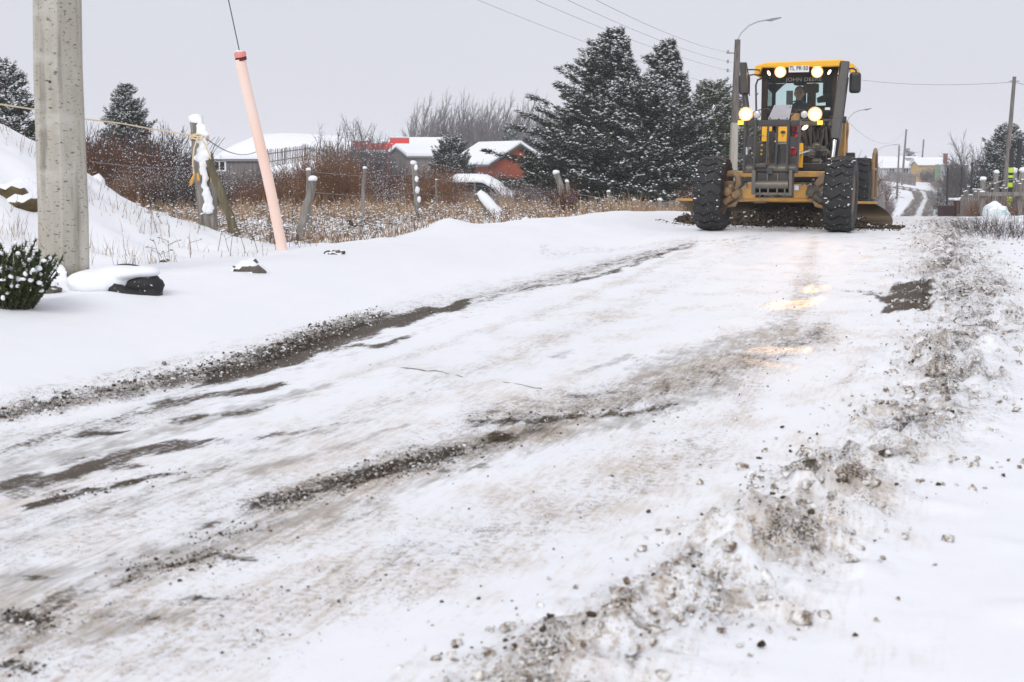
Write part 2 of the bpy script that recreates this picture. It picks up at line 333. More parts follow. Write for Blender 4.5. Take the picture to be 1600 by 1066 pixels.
# thin dry-ground show-through in the grass field
ice = (1-sm(np.abs(tt+1.6), 1.0, 2.0))*(Y < 40)*.4
for pts, w0, w1, a in [([(1170,548),(1262,549)], 7, 7, 1.), ([(1185,480),(1285,470)], 9, 9, .9), ([(1160,565),(1240,575)], 7, 5, .8), ([(1255,455),(1290,450)], 5, 5, .8)]: ice = np.maximum(ice, stroke(pts, w0, w1, a, .3)*inview)
V = np.stack([X, Y, Z], -1).reshape(-1, 3)
idx = np.arange(nS*nT).reshape(nS, nT); Q = np.stack([idx[:-1,:-1], idx[:-1,1:], idx[1:,1:], idx[1:,:-1]], -1).reshape(-1, 4)
rdq = (rd[:-1,:-1] + rd[1:,1:]).ravel()/2; yq = Y[:-1,:-1].ravel()
onroad = (rdq > -2.1) & (rdq < 2.1) & (yq < 270)
ROW = 0
def ground_mat():
    m = bpy.data.materials.new('snow_and_mud'); N, L, P = nt(m)
    tc = N.new('ShaderNodeTexCoord')
    at_ = N.new('ShaderNodeAttribute'); at_.attribute_name = 'stain'; sp = N.new('ShaderNodeSeparateColor'); L.new(at_.outputs['Color'], sp.inputs[0])
    MUD, GRIT, SL = sp.outputs; ICE = at_.outputs['Alpha']
    def mapn(scale, rot=TH):
        # rotate into the road's own frame, then stretch
        a = N.new('ShaderNodeMapping'); a.vector_type = 'POINT'; a.inputs['Rotation'].default_value = (0, 0, rot); a.inputs['Scale'].default_value = (1, 1, 1); L.new(tc.outputs['Object'], a.inputs[0])
        b = N.new('ShaderNodeMapping'); b.inputs['Scale'].default_value = scale; L.new(a.outputs[0], b.inputs[0]); return b.outputs[0]
    def noise(vec, sc, det=6, rough=.6):
        n = N.new('ShaderNodeTexNoise'); n.inputs['Scale'].default_value = sc; n.inputs['Detail'].default_value = det; n.inputs['Roughness'].default_value = rough; L.new(vec, n.inputs['Vector']); return n.outputs['Fac']
    def math_(op, a, b=None, c=None):
        n = N.new('ShaderNodeMath'); n.operation = op
        for i, v in enumerate((a, b, c)):
            if v is None: continue
            if isinstance(v, (int, float)): n.inputs[i].default_value = v
            else: L.new(v, n.inputs[i])
        return n.outputs[0]
    def ss_(x, a, b):
        n = N.new('ShaderNodeMapRange'); n.interpolation_type = 'SMOOTHSTEP'; n.inputs['From Min'].default_value = a; n.inputs['From Max'].default_value = b; L.new(x, n.inputs['Value']); return n.outputs[0]
    def mix(fac, a, b):
        x = N.new('ShaderNodeMix'); x.data_type = 'RGBA'
        if isinstance(fac, float): x.inputs[0].default_value = fac
        else: L.new(fac, x.inputs[0])
        for sock, v in ((6, a), (7, b)):
            if isinstance(v, tuple): x.inputs[sock].default_value = (*v, 1)
            else: L.new(v, x.inputs[sock])
        return x.outputs[2]
    iso = tc.outputs['Object']
    streak = noise(mapn((6, .9, 1)), 2.2, 6); streak2 = noise(mapn((2.5, 1.1, 1)), 6, 5)
    fine = noise(iso, 34, 6, .7); vfine = noise(iso, 130, 4, .7); med = noise(iso, 7, 5)
    cross = noise(mapn((1.2, 9, 1), TH + .12), 3.0, 4)
    # mud
    fs = noise(mapn((16, 1.7, 1)), 3.2, 5, .65)
    def dev(x, k): return math_('MULTIPLY', math_('SUBTRACT', x, .5), k)
    def add(*a):
        r = a[0]
        for q in a[1:]: r = math_('ADD', r, q)
        return r
    f1 = add(MUD, dev(streak, 1.3), dev(fs, .7), dev(fine, 1.1), dev(cross, .25))
    mudf = ss_(f1, .42, .86)
    f2 = add(SL, dev(streak2, 1.3), dev(streak, .8), dev(fs, .8)); slf = math_('MULTIPLY', ss_(f2, .25, .95), .72)
    # grit: dark specks whose density follows the stain
    sc1 = add(vfine, math_('MULTIPLY', GRIT, .26), dev(med, .5), dev(fs, .25)); grf = math_('MULTIPLY', ss_(sc1, .70, .80), ss_(GRIT, .02, .2))
    sc2 = add(fine, math_('MULTIPLY', GRIT, .22), dev(streak, .4)); gr2 = math_('MULTIPLY', math_('MULTIPLY', ss_(sc2, .58, .76), ss_(GRIT, .05, .4)), .6)
    # faint tan wash on the driven snow
    wash = math_('MULTIPLY', ss_(add(noise(mapn((1.6, .8, 1)), 1.7, 6, .65), math_('MULTIPLY', GRIT, .22), dev(fs, .6), dev(fine, .25)), .48, .82), ss_(ICE, .0, .3))
    snow = mix(math_('MULTIPLY', ss_(noise(iso, .8, 4), .35, .7), .6), (.90, .91, .93), (.85, .87, .905))
    c = mix(math_('MULTIPLY', wash, .6), snow, (.58, .46, .33))
    c = mix(slf, c, mix(math_('MULTIPLY', GRIT, .9), (.28, .265, .24), (.36, .27, .175)))
    c = mix(gr2, c, (.37, .27, .17)); c = mix(grf, c, (.075, .058, .042))
    pebble = mix(ss_(vfine, .42, .62), (.032, .021, .011), (.135, .094, .054)); pebble = mix(ss_(fine, .6, .72), pebble, (.32, .27, .21))
    c = mix(math_('MULTIPLY', mudf, .93), c, pebble)
    L.new(c, P.inputs['Base Color'])
    r = N.new('ShaderNodeMix'); L.new(math_('MULTIPLY', ss_(ICE, .1, .9), ss_(math_('ADD', streak, math_('MULTIPLY', ICE, .15)), .42, .6)), r.inputs[0]); r.inputs[2].default_value = .62; r.inputs[3].default_value = .27
    r2 = N.new('ShaderNodeMix'); L.new(mudf, r2.inputs[0]); L.new(r.outputs[0], r2.inputs[2]); r2.inputs[3].default_value = .8
    spc = N.new('ShaderNodeMix'); L.new(mudf, spc.inputs[0]); spc.inputs[2].default_value = .35; spc.inputs[3].default_value = .12; L.new(spc.outputs[0], P.inputs['Specular IOR Level'])
    L.new(r2.outputs[0], P.inputs['Roughness']); P.inputs['Specular IOR Level'].default_value = .35
    hgt = math_('ADD', math_('MULTIPLY', fine, .5), math_('MULTIPLY', vfine, .35)); hgt = math_('ADD', hgt, math_('MULTIPLY', med, .6)); hgt = math_('SUBTRACT', hgt, math_('MULTIPLY', mudf, .35)); hgt = math_('ADD', hgt, math_('MULTIPLY', grf, .3))
    amt = math_('ADD', .19, math_('MULTIPLY', math_('ADD', GRIT, MUD), .5)); bp = N.new('ShaderNodeBump'); bp.inputs['Distance'].default_value = .03; L.new(math_('MULTIPLY', amt, math_('SUBTRACT', 1.0, math_('MULTIPLY', ss_(ICE, .45, .95), .9))), bp.inputs['Strength']); L.new(hgt, bp.inputs['Height']); L.new(bp.outputs[0], P.inputs['Normal'])
    P.inputs['Subsurface Weight'].default_value = 0
    return m
GM = ground_mat()
stain = np.stack([mud, grit, slush, ice], -1).reshape(-1, 4).astype(np.float32)
def ground_obj(name, mask):
    q = Q[mask]; used, inv = np.unique(q, return_inverse=True)
    o = arr_mesh(name, V[used], inv.reshape(-1, 4), [GM], smooth=True, kind='structure')
    a = o.data.color_attributes.new('stain', 'FLOAT_COLOR', 'POINT'); a.data.foreach_set('color', stain[used].ravel())
    return o
road_o = ground_obj('road', onroad); tag(road_o, 'snow-covered dirt road with muddy wheel tracks')
gnd_o = ground_obj('snowy_ground', ~onroad)
# ================================================================== MATERIALS
M = {}
DUST = (.30, .21, .13)
M['yellow'] = mat('machine_yellow', (.80, .40, .035), .42, dust=DUST, dustamt=.30, col2=(.70, .33, .03), vs=4, bump=.12, bs=60)
M['yellow_dirty'] = mat('machine_yellow_muddy', (.62, .30, .05), .6, dust=(.25, .17, .10), dustamt=1.0, bump=.3, bs=45)
M['yellow_clean'] = mat('cab_yellow', (.90, .47, .03), .35, bump=.05)
M['dark'] = mat('dark_frame_paint', (.026, .027, .031), .45, dust=(.06, .052, .045), dustamt=.45, bump=.2, bs=50)
M['dark2'] = mat('scuffed_grey_steel', (.065, .066, .07), .42, metal=.3, dust=(.14, .125, .10), dustamt=.7, bump=.3, bs=40)
M['black'] = mat('black_plastic', (.014, .013, .014), .5, dust=(.045, .038, .03), dustamt=.3)
M['interior'] = mat('cab_lining', (.018, .013, .011), .8, col2=(.035, .024, .018), vs=5)
M['rubber'] = mat('tyre_rubber', (.008, .009, .011), .65, dust=(.020, .019, .019), dustamt=.4, bump=.5, bs=55, specks=.22)
M['rim'] = mat('muddy_wheel_rim', (.40, .24, .11), .7, dust=(.22, .16, .11), dustamt=1.2, bump=.4, bs=35)
M['chrome'] = mat('chrome_rod', (.75, .76, .78), .18, metal=1)
M['steel'] = mat('blade_steel', (.10, .075, .05), .42, metal=.55, dust=(.13, .095, .06), dustamt=.9, bump=.2, bs=25)
M['red'] = mat('red_paint', (.50, .012, .018), .35)
M['white'] = mat('white_plate', (.80, .80, .82), .4)
M['panel_grey'] = mat('pale_grey_panel', (.42, .42, .46), .5, dust=(.35, .33, .32), dustamt=.4, bump=.05)
M['ink'] = mat('plate_ink', (.03, .03, .05), .6)
M['decal'] = mat('pale_decal', (.33, .31, .28), .5)
M['lamp'] = mat('lit_work_lamp', (1, .9, .7), .3, emit=(1, .74, .42), es=22)
M['halo_rim'] = mat('halo_glow_ring', (1, .6, .3), .3, emit=(1, .46, .15), es=1.25); M['halo_mid'] = mat('halo_glow_inner_ring', (1, .7, .4), .3, emit=(1, .74, .42), es=4)  # warm glow halo of the lit lamps, put into emissive ring colours
M['lamp_soft'] = mat('dim_lit_lamp', (1, .8, .6), .3, emit=(1, .72, .5), es=2.2)
M['amber'] = mat('amber_lamp', (.9, .35, .02), .35, emit=(1, .42, .05), es=1.9)
M['beacon'] = mat('amber_roof_marker', (.9, .35, .02), .35, emit=(1, .55, .18), es=2.6)
M['lens'] = mat('unlit_lens', (.62, .60, .60), .15, coat=.6, bump=.2, bs=120)
M['skin'] = mat('skin', (.42, .24, .17), .6)
M['jacket'] = mat('dark_jacket', (.03, .03, .04), .8, col2=(.05, .05, .06))
M['hair'] = mat('black_hair', (.012, .010, .009), .7)
M['seat'] = mat('brown_seat_fabric', (.12, .085, .06), .85, col2=(.17, .12, .09), vs=14)
M['snow'] = mat('lying_snow', (.87, .885, .91), .65, bump=.25, bs=14)
M['dirty_snow'] = mat('dirty_snow', (.84, .84, .84), .7, col2=(.22, .16, .11), vs=34, lo=.47, hi=.68, bump=.5, bs=25)
M['dirt'] = mat('wet_dirt', (.035, .024, .014), .8, spec=.2, col2=(.11, .08, .055), vs=12, bump=.8, bs=25)
def glass(name, tint=(.75, .86, .84), g=.10):
    m = bpy.data.materials.new(name); m.use_nodes = True; N, L = m.node_tree.nodes, m.node_tree.links; N.clear()
    o = N.new('ShaderNodeOutputMaterial'); mx = N.new('ShaderNodeMixShader'); t = N.new('ShaderNodeBsdfTransparent'); t.inputs[0].default_value = (*tint, 1)
    gl = N.new('ShaderNodeBsdfGlossy'); gl.inputs['Roughness'].default_value = .05; gl.inputs['Color'].default_value = (.9, .95, .95, 1)
    fr = N.new('ShaderNodeFresnel'); fr.inputs[0].default_value = 1.28; md = N.new('ShaderNodeMath'); md.operation = 'ADD'; md.inputs[1].default_value = g
    L.new(fr.outputs[0], md.inputs[0]); L.new(md.outputs[0], mx.inputs[0]); L.new(t.outputs[0], mx.inputs[1]); L.new(gl.outputs[0], mx.inputs[2]); L.new(mx.outputs[0], o.inputs[0]); return m
M['glass'] = glass('cab_glass', (.90, .96, .95), .0)
M['win'] = mat('dark_window_glass', (.03, .035, .04), .1)

# ================================================================== MOTOR GRADER
GO = np.array([4.44, 24.0]); EX = np.array([CT, -ST]); EY = np.array([ST, CT])
gr = empty('motor_grader', (GO[0], GO[1], 0), -TH, 'yellow motor grader with lit headlamps ploughing snow and dirt down the road', 'motor grader')
def G(px, py, ly):
    r = ray(px, py); k = (ly + GO @ EY) / (r[:2] @ EY); p = r[:2]*k - GO
    return Vector((p @ EX, ly, CAMZ + r[2]*k))
def gbox(mb, x0, y0, x1, y1, ly, dep):
    a = G(x0, y0, ly); b = G(x1, y1, ly)
    mb.box(((a.x+b.x)/2, ly+dep/2, (a.z+b.z)/2), (abs(b.x-a.x), dep, abs(a.z-b.z))); return mb
def gpath(mb, pts, r, n=8): return mb.path([G(*p) for p in pts], r, n)
def gpart(name, m, fn, bevel=.006, smooth=False, parent=None, **k):
    mb = MB(); fn(mb); return [q.build(name, m, parent or gr, smooth=smooth, bevel=bevel, **k) for q in mb.split()][0]
# ---- wheels
def wheel_meshes(R=.635, W=.46, nl=22):
    t = MB(); hw = W/2
    prof = [(.33, -hw*.80), (.40, -hw*.97), (.50, -hw*1.02), (R-.09, -hw*.98), (R-.045, -hw*.9), (R-.03, -hw*.5), (R-.028, 0), (R-.03, hw*.5), (R-.045, hw*.9), (R-.09, hw*.98), (.50, hw*1.02), (.40, hw*.97), (.33, hw*.80)]
    t.lathe(prof, 52)
    step = 2*math.pi/nl
    xs = [-1.0, -.78, -.38, -.02, .22, .56, .82, 1.0]; ph = [.12, .20, .62, .34, .10, .46, .30, .14]
    for k in range(nl):
        a0 = k*step; V = []; n = len(xs)
        for i, x in enumerate(xs):
            c = a0 + ph[i]*step*.85 + random.uniform(-.02, .02)*step; wd = step*(.462 if abs(x) < .9 else .39)
            Rt = R - .045*abs(x)**3; Rb = R - .042 - .045*abs(x)**3
            for (r, sg_) in ((Rb, -1), (Rt, -.82), (Rt, .82), (Rb, 1)):
                a = c + sg_*wd; V.append((r*math.cos(a), r*math.sin(a), x*hw*(.985 if abs(x) < .95 else .99)))
        Fs = []
        for i in range(n-1):
            for j in range(3): Fs.append((i*4+j, i*4+j+1, i*4+4+j+1, i*4+4+j))
        Fs += [(0,1,2,3), tuple((n-1)*4+j for j in (3,2,1,0))]
        t.add(V, Fs)
    rm = MB()
    rm.lathe([(.335, -hw*.8), (.35, -hw*.86), (.33, -hw*.8), (.30, -hw*.6), (.28, -.02), (.12, .0), (.12, -.06), (.0, -.06)], 28)
    rm.lathe([(.335, hw*.8), (.35, hw*.86), (.33, hw*.8), (.30, hw*.62), (.27, hw*.35), (.20, hw*.3), (.17, hw*.42), (.14, hw*.75), (.0, hw*.78)], 28)
    for k in range(10):
        a = k*math.pi/5; rm.cyl((.22*math.cos(a), .22*math.sin(a), hw*.30), (.22*math.cos(a), .22*math.sin(a), hw*.45), .017, n=6)
    return t, rm
wt, wr = wheel_meshes()
def wheel(x, y, z, steer=0, lean=0, first=[]):
    base = Matrix.Translation((x, y, z)) @ Euler((0, lean, steer)).to_matrix().to_4x4() @ Matrix.Rotation(math.pi/2 * (1 if x > 0 else -1), 4, 'Y') @ Matrix.Rotation(random.random()*6, 4, 'Z')
    if not first:
        tt_ = wt.build('tyre', M['rubber'], gr, smooth=True); rr_ = wr.build('rim', M['rim'], tt_, smooth=True); first += [tt_, rr_]
        tt_.matrix_local = base; return tt_
    c = first[0].copy(); COL.objects.link(c); c.parent = gr; c.matrix_local = base
    d = first[1].copy(); COL.objects.link(d); d.parent = c; return c
lx = G(1108.5, 300, -.45).x; rx = G(1311, 300, -.45).x
wheel(lx, 0, .625, math.radians(-3), math.radians(2)); wheel(rx, 0, .625, math.radians(-2), math.radians(1.2))
for yy in (5.35, 6.9):
    wheel(-1.02, yy, .60); wheel(1.05, yy, .60)
for side, cx_ in ((0, lx), (1, rx)):      # bits of snow packed in the tread
    mb = MB()
    for k in range(46):
        a = random.uniform(-.35, 1.45); xx = cx_ + random.uniform(-.22, .22); mb.ball((xx, -.612*math.cos(a), .625 + .612*math.sin(a)), (random.uniform(.008,.03), .010, random.uniform(.005,.012)), 6, 4, .3)
    mb.build('packed_snow', M['snow'], gr, kind='stuff')
# ---- axle and knuckles
def f(mb):
    gbox(mb, 1152, 309, 1292, 315.5, -.12, .3)
    mb.prism([G(1240,288,-.14), G(1256,287,-.14), G(1268,300,-.14), G(1262,310,-.14), G(1240,310,-.14)], (0, .22, 0))
    mb.prism([G(1151,309,-.14), G(1156,296,-.14), G(1167,286,-.14), G(1180,284,-.14), G(1180,311,-.14), G(1160,311,-.14)], (0, .22, 0))
gpart('front_axle', M['yellow'], f, .01)
def f(mb):
    mb.mi = 0; gbox(mb, 1148, 267.5, 1296, 277, .05, .12)
gpart('tie_beam', M['yellow'], f, .01)
for side in (0, 1):
    def f(mb):
        if side == 0:
            mb.path([G(1137,272,-.05), G(1148,271,-.08), G(1153,277,-.1), G(1154,288,-.1), G(1150,297,-.1)], [.055,.065,.06,.06,.05], 8)
            gbox(mb, 1130, 283, 1146, 318, -.05, .22)
            mb.path([G(1136,322,-.1), G(1147,320,-.12), G(1154,310,-.12)], [.03,.045,.03], 8)
        else:
            mb.prism([G(1296,267,-.1), G(1288,269,-.1), G(1280,276,-.1), G(1271,287,-.1), G(1277,292,-.1), G(1286,287,-.1), G(1294,275,-.1)], (0, .12, 0))
            gbox(mb, 1280, 290, 1294, 318, -.05, .22)
            mb.path([G(1270,312,-.1), G(1276,320,-.12), G(1290,325,-.1)], [.03,.045,.03], 8)
            mb.path([G(1280,299,-.13), G(1290,291,-.13), G(1289,306,-.13)], .022, 6)
    gpart('steering_knuckle', M['yellow_dirty'], f, .008)
    def f(mb):
        if side == 0:
            gpath(mb, [(1157,300,-.25), (1146,306,-.22)], .062, 12); gpath(mb, [(1144,307,-.2), (1132,316,-.15)], .058, 12); mb.ball(G(1137,300,-.2), .085, 10, 7); mb.ball(G(1141,292,-.2), .05, 8, 5)
        else:
            gpath(mb, [(1262,297,-.25), (1270,300,-.22)], .085, 12); gpath(mb, [(1272,302,-.2), (1284,313,-.15)], .066, 12); mb.ball(G(1285,303,-.2), .07, 10, 7)
    gpart('wheel_motor', M['yellow_dirty'] if side == 0 else M['dark2'], f, 0, True)
def f(mb):
    for p in [(1271,281,-.16), (1254,287,-.17), (1263,294,-.17), (1157,297,-.17), (1166,288,-.17)]: mb.cyl(G(*p)+Vector((0,-.03,0)), G(*p)+Vector((0,.02,0)), .022, n=8)
gpart('axle_bolt', M['dark2'], f, 0)
def f(mb): gbox(mb, 1241.5, 290, 1248, 297.5, -.155, .01)
gpart('serial_label', M['white'], f, 0)
def f(mb): gpath(mb, [(1267,288,-.05), (1257,293,-.03)], .02)
gpart('tie_rod', M['chrome'], f, 0)
def f(mb): gpath(mb, [(1178,313,.0), (1197,313,.0)], .05, 12)
gpart('drawbar_pin', M['yellow_dirty'], f, 0, True)
# ---- main frame, drawbar, circle
def f(mb):
    mb.beam((0,.0,.72), (0,.25,1.1), .34, .30); mb.beam((0,.15,1.05), (0,1.2,1.45), .32, .32); mb.beam((0,1.2,1.45), (0,3.0,1.55), .34, .36)
    mb.beam((-.5,3.2,1.3),(-.5,7.6,1.15), .16, .3); mb.beam((.5,3.2,1.3),(.5,7.6,1.15), .16, .3)
gpart('gooseneck_frame', M['yellow'], f, .02)
def f(mb):
    mb.beam((0,.2,.62), (-.55,2.0,.66), .12, .14); mb.beam((0,.2,.62), (.55,2.0,.66), .12, .14); mb.beam((-.75,2.1,.72),(.75,2.1,.72), .16, .14)
gpart('drawbar', M['dark2'], f, .01)
def f(mb):
    mb.lathe([(.62,.50),(.80,.50),(.80,.62),(.62,.62),(.62,.50)], 40, Matrix.Translation((0,2.5,0)))
    for k in range(40):
        a = k*math.pi/20; mb.box((.82*math.cos(a), 2.5+.82*math.sin(a), .56), (.05,.05,.09), Matrix.Rotation(a,3,'Z'))
gpart('turning_circle', M['dark2'], f, .0)
# ---- blade
b0 = Vector((-1.95, 2.94, 0)); b1_ = Vector((1.83, 1.8, 0)); bd = (b1_-b0).normalized(); bn = Vector((-bd.y, bd.x, 0)); bn = bn if bn.y < 0 else -bn
zt = G(1235, 317, 2.3).z
prof = []
for i in range(11):
    u = i/10; ang = math.radians(-62 + 112*u); prof.append((.33 - .36*math.cos(ang)*1.0, .03 + (zt-.03)*(.5 + .5*math.sin(ang)/math.sin(math.radians(62)) if ang < 0 else .5 + .5*math.sin(ang)/math.sin(math.radians(50)))))
Vb = []; nb = len(prof)
for L_ in (0, (b1_-b0).length):
    for off in (0, -.035):
        for (o, z) in prof: Vb.append(b0 + bd*(L_ - .30*(z/zt)**2.2) + bn*(o*1.0+off-.1) + Vector((0,0,z)))
Fb = []
for i in range(nb-1):
    Fb += [(i, i+1, 2*nb+i+1, 2*nb+i), (nb+i+1, nb+i, 3*nb+i, 3*nb+i+1), (i+1, i, nb+i, nb+i+1), (2*nb+i, 2*nb+i+1, 3*nb+i+1, 3*nb+i)]
Fb += [(nb-1, 2*nb-1, 4*nb-1, 3*nb-1), (0, 2*nb, 3*nb, nb)]
mb = MB(); mb.add(Vb, Fb); blade = mb.build('blade', M['steel'], gr, smooth=True)
def f(mb): 
    p0 = b0 - bd*.30 + bn*(prof[-1][0]-.13) + Vector((0,0,zt+.022)); p1 = p0 + bd*(b1_-b0).length; mb.beam(p0, p1, .10, .045)
    mb.beam(p0 + bd*2.65 + Vector((0,0,.06)), p0+bd*3.35+Vector((0,0,.06)), .16, .08)
gpart('blade_top_rail', M['yellow'], f, .008, parent=blade)
def f(mb):
    p0 = b0 + bn*(prof[0][0]-.08) + Vector((0,0,.03)); mb.beam(p0, p0 + bd*(b1_-b0).length, .03, .12)
gpart('cutting_edge', M['dark2'], f, .004, parent=blade)
def f(mb): mb.beam((-1.0,2.6,.62),(1.1,2.1,.62),.12,.1)
gpart('belly_plate', M['black'], lambda mb: (mb.box((0,4.6,.78), (1.5,2.6,.5)), mb.box((0,3.1,.95), (.9,.5,.3)), mb.box((0,8.2,.9), (1.6,.3,.9))), .02)
gpart('blade_slide_bar', M['black'], f, .005, parent=blade)
# ---- front push frame
Y0 = -1.0
fr = gpart('lift_frame', M['dark'], lambda mb: (gbox(mb, 1164, 188.5, 1250, 197, Y0+.05, .10), gbox(mb, 1161, 256, 1246, 271, Y0+.1, .14),
     gbox(mb, 1178, 270, 1240, 289, Y0+.06, .05) , gbox(mb, 1198, 262, 1207, 272, Y0, .1), gbox(mb, 1180, 262, 1197, 257, Y0-.02, .1)), .008)
def f(mb): gpath(mb, [(1161,264,Y0+.13), (1246,264,Y0+.13)], .07, 14)
gpart('cross_tube', M['dark2'], f, 0, True, parent=fr)
def f(mb): gpath(mb, [(1180,289,Y0+.02), (1232,289,Y0+.02)], .072, 16)
gpart('roller', M['dark2'], f, 0, True, parent=fr)
for xa, ya, xb, yb, wd in [(1164.5,189,1162,268,3.6), (1181,188,1177.5,266,3.6), (1200.5,197,1197.5,258,3), (1215,197,1212,258,3), (1232.5,188,1229,268,3.6), (1250,188,1245,271,3)]:
    def f(mb):
        a = G(xa, ya, Y0); b = G(xb, yb, Y0); mb.beam(a, b, wd/96, .06, up=(0,1,0))
    gpart('upright_bar', M['dark'], f, .005, parent=fr)
def f(mb):
    gbox(mb, 1162.5, 213, 1179, 230, Y0+.02, .03); gbox(mb, 1231, 214, 1249, 230, Y0+.02, .03)
gpart('gusset_plate', M['dark'], f, .003, parent=fr)
def f(mb):
    gbox(mb, 1174.5, 266, 1180, 304, Y0-.05, .34); gbox(mb, 1233, 266, 1237, 306, Y0-.05, .34)
gpart('hitch_cheek', M['dark2'], f, .006, parent=fr)
def f(mb):
    gbox(mb, 1177, 301, 1233, 305, Y0-.02, .3); gbox(mb, 1177, 293, 1233, 295, Y0+.0, .3)
    for x in (1187, 1200, 1214, 1226): gbox(mb, x-1.1, 294, x+1.1, 303, Y0-.04, .3)
    gbox(mb, 1198, 272, 1200, 284, Y0+.0, .08); gbox(mb, 1214, 272, 1216, 284, Y0+.0, .08)
gpart('hitch_grid', M['dark2'], f, .003, parent=fr)
def f(mb): gbox(mb, 1201, 276, 1213, 282, Y0+.035, .02); gbox(mb, 1182, 295, 1232, 301, Y0+.2, .02)
gpart('hitch_opening', M['black'], f, 0, parent=fr)
for px in (1167, 1238):
    def f(mb):
        gpath(mb, [(px,229,Y0+.25), (px,243,Y0+.25)], .02); 
    gpart('lift_rod', M['chrome'], f, 0, True)
    def f(mb):
        gpath(mb, [(px-1,196,Y0+.3), (px,229,Y0+.27)], .045, 10); mb.ball(G(px+1,247,Y0+.25), .06, 8, 6); gbox(mb, px-4, 247, px+8, 257, Y0+.2, .1)
    gpart('lift_cylinder', M['dark'], f, 0, True)
# ---- yellow plates, tower behind the frame
def f(mb):
    a = [(1191,198),(1200,198),(1200,213),(1203,213),(1203,204),(1206,204),(1206,200),(1211,200),(1211,198),(1231,198),(1231,221),(1214,221),(1212,215),(1205,215),(1204,221),(1190,221)]
    mb.prism([G(x, y, -.15) for x, y in [(1190.5,198),(1200,198),(1200,221),(1190,221)]], (0,.03,0))
    mb.prism([G(x, y, -.15) for x, y in [(1214,198),(1231.5,198),(1231,221),(1214,221)]], (0,.03,0)); gbox(mb, 1200, 198, 1206, 206, -.14, .03); gbox(mb, 1233, 198, 1238, 215, -.12, .03); gbox(mb, 1248, 224, 1254, 262, .4, .05)
gpart('bracket_plate', M['yellow_clean'], f, .003)
def f(mb):
    p = G(1223.5, 206.7, -.165); mb.lathe([(0,0),(.032,0),(.032,.008),(0,.008)], 12, Matrix.Translation(p) @ Matrix.Rotation(math.pi/2,4,'X') @ Matrix.Diagonal((1.25,.75,1,1)))
    for q in [(1192,212.5),(1198,213),(1233.5,212.5),(1223,212.5),(1202,206.5)]: mb.ball(G(*q,-.16), .010, 6, 4)
gpart('plate_slot', M['black'], f, 0)
def f(mb):
    gbox(mb, 1181, 222, 1196, 252, -.1, .25); gbox(mb, 1202, 222, 1213, 262, -.2, .15); gbox(mb, 1213, 224, 1236, 262, -.1, .3); gbox(mb, 1196, 226, 1215, 230, -.3, .1)
    gpath(mb, [(1206,205,-.4),(1205,222,-.4),(1206,240,-.35)], [.05,.035,.05], 10); gpath(mb, [(1224,262,-.2),(1222,226,-.15)], .09, 12); gpath(mb, [(1200,214,-.35),(1212,214,-.35)], .06, 10)
gpart('hitch_tower', M['dark'], f, .008)
def f(mb): gbox(mb, 1214, 221.5, 1231, 227, -.12, .1)
gpart('cover_strip', M['panel_grey'], f, .003)
def f(mb):
    for q in [(1190.5,227),(1190,235),(1189.5,241),(1201,219),(1241,243)]: mb.cyl(G(*q,-.28)+Vector((0,-.02,0)), G(*q,-.28)+Vector((0,.03,0)), .016, n=8)
gpart('brass_fitting', M['yellow_clean'], f, 0)
def f(mb):
    gpath(mb, [(1243,198,-.75),(1242.5,214,-.75)], .047, 14); gpath(mb, [(1240,231,-.75),(1239.5,239,-.75)], .047, 14); mb.ball(G(1239.5,239,-.75), .047, 12, 6); mb.ball(G(1243,198,-.75), .047, 12, 6)
gpart('fire_extinguisher', M['red'], f, 0, True)
def f(mb): gpath(mb, [(1243,206,-.76),(1242,209,-.76)], .05, 14); gpath(mb, [(1238,214,-.81),(1246,199,-.81)], .012, 6); gpath(mb, [(1240,233.5,-.752),(1240,235,-.752)], .05, 14)
gpart('extinguisher_strap', M['black'], f, 0)
def f(mb):
    a = [G(1209.5,166,.55), G(1238,165.5,.55), G(1233,187,.05), G(1200,187,.05)]; mb.prism(a, (0,.02,.02))
sp_ = gpart('sloped_panel', M['panel_grey'], f, .004)
def f(mb):
    for q in [(1203,185,.06),(1230,185,.07),(1217,186,.04),(1235,168,.48),(1212,168,.5)]: mb.cyl(G(*q)+Vector((0,-.015,0)), G(*q)+Vector((0,.01,0)), .012, n=6)
gpart('panel_bolt', M['black'], f, 0, parent=sp_)
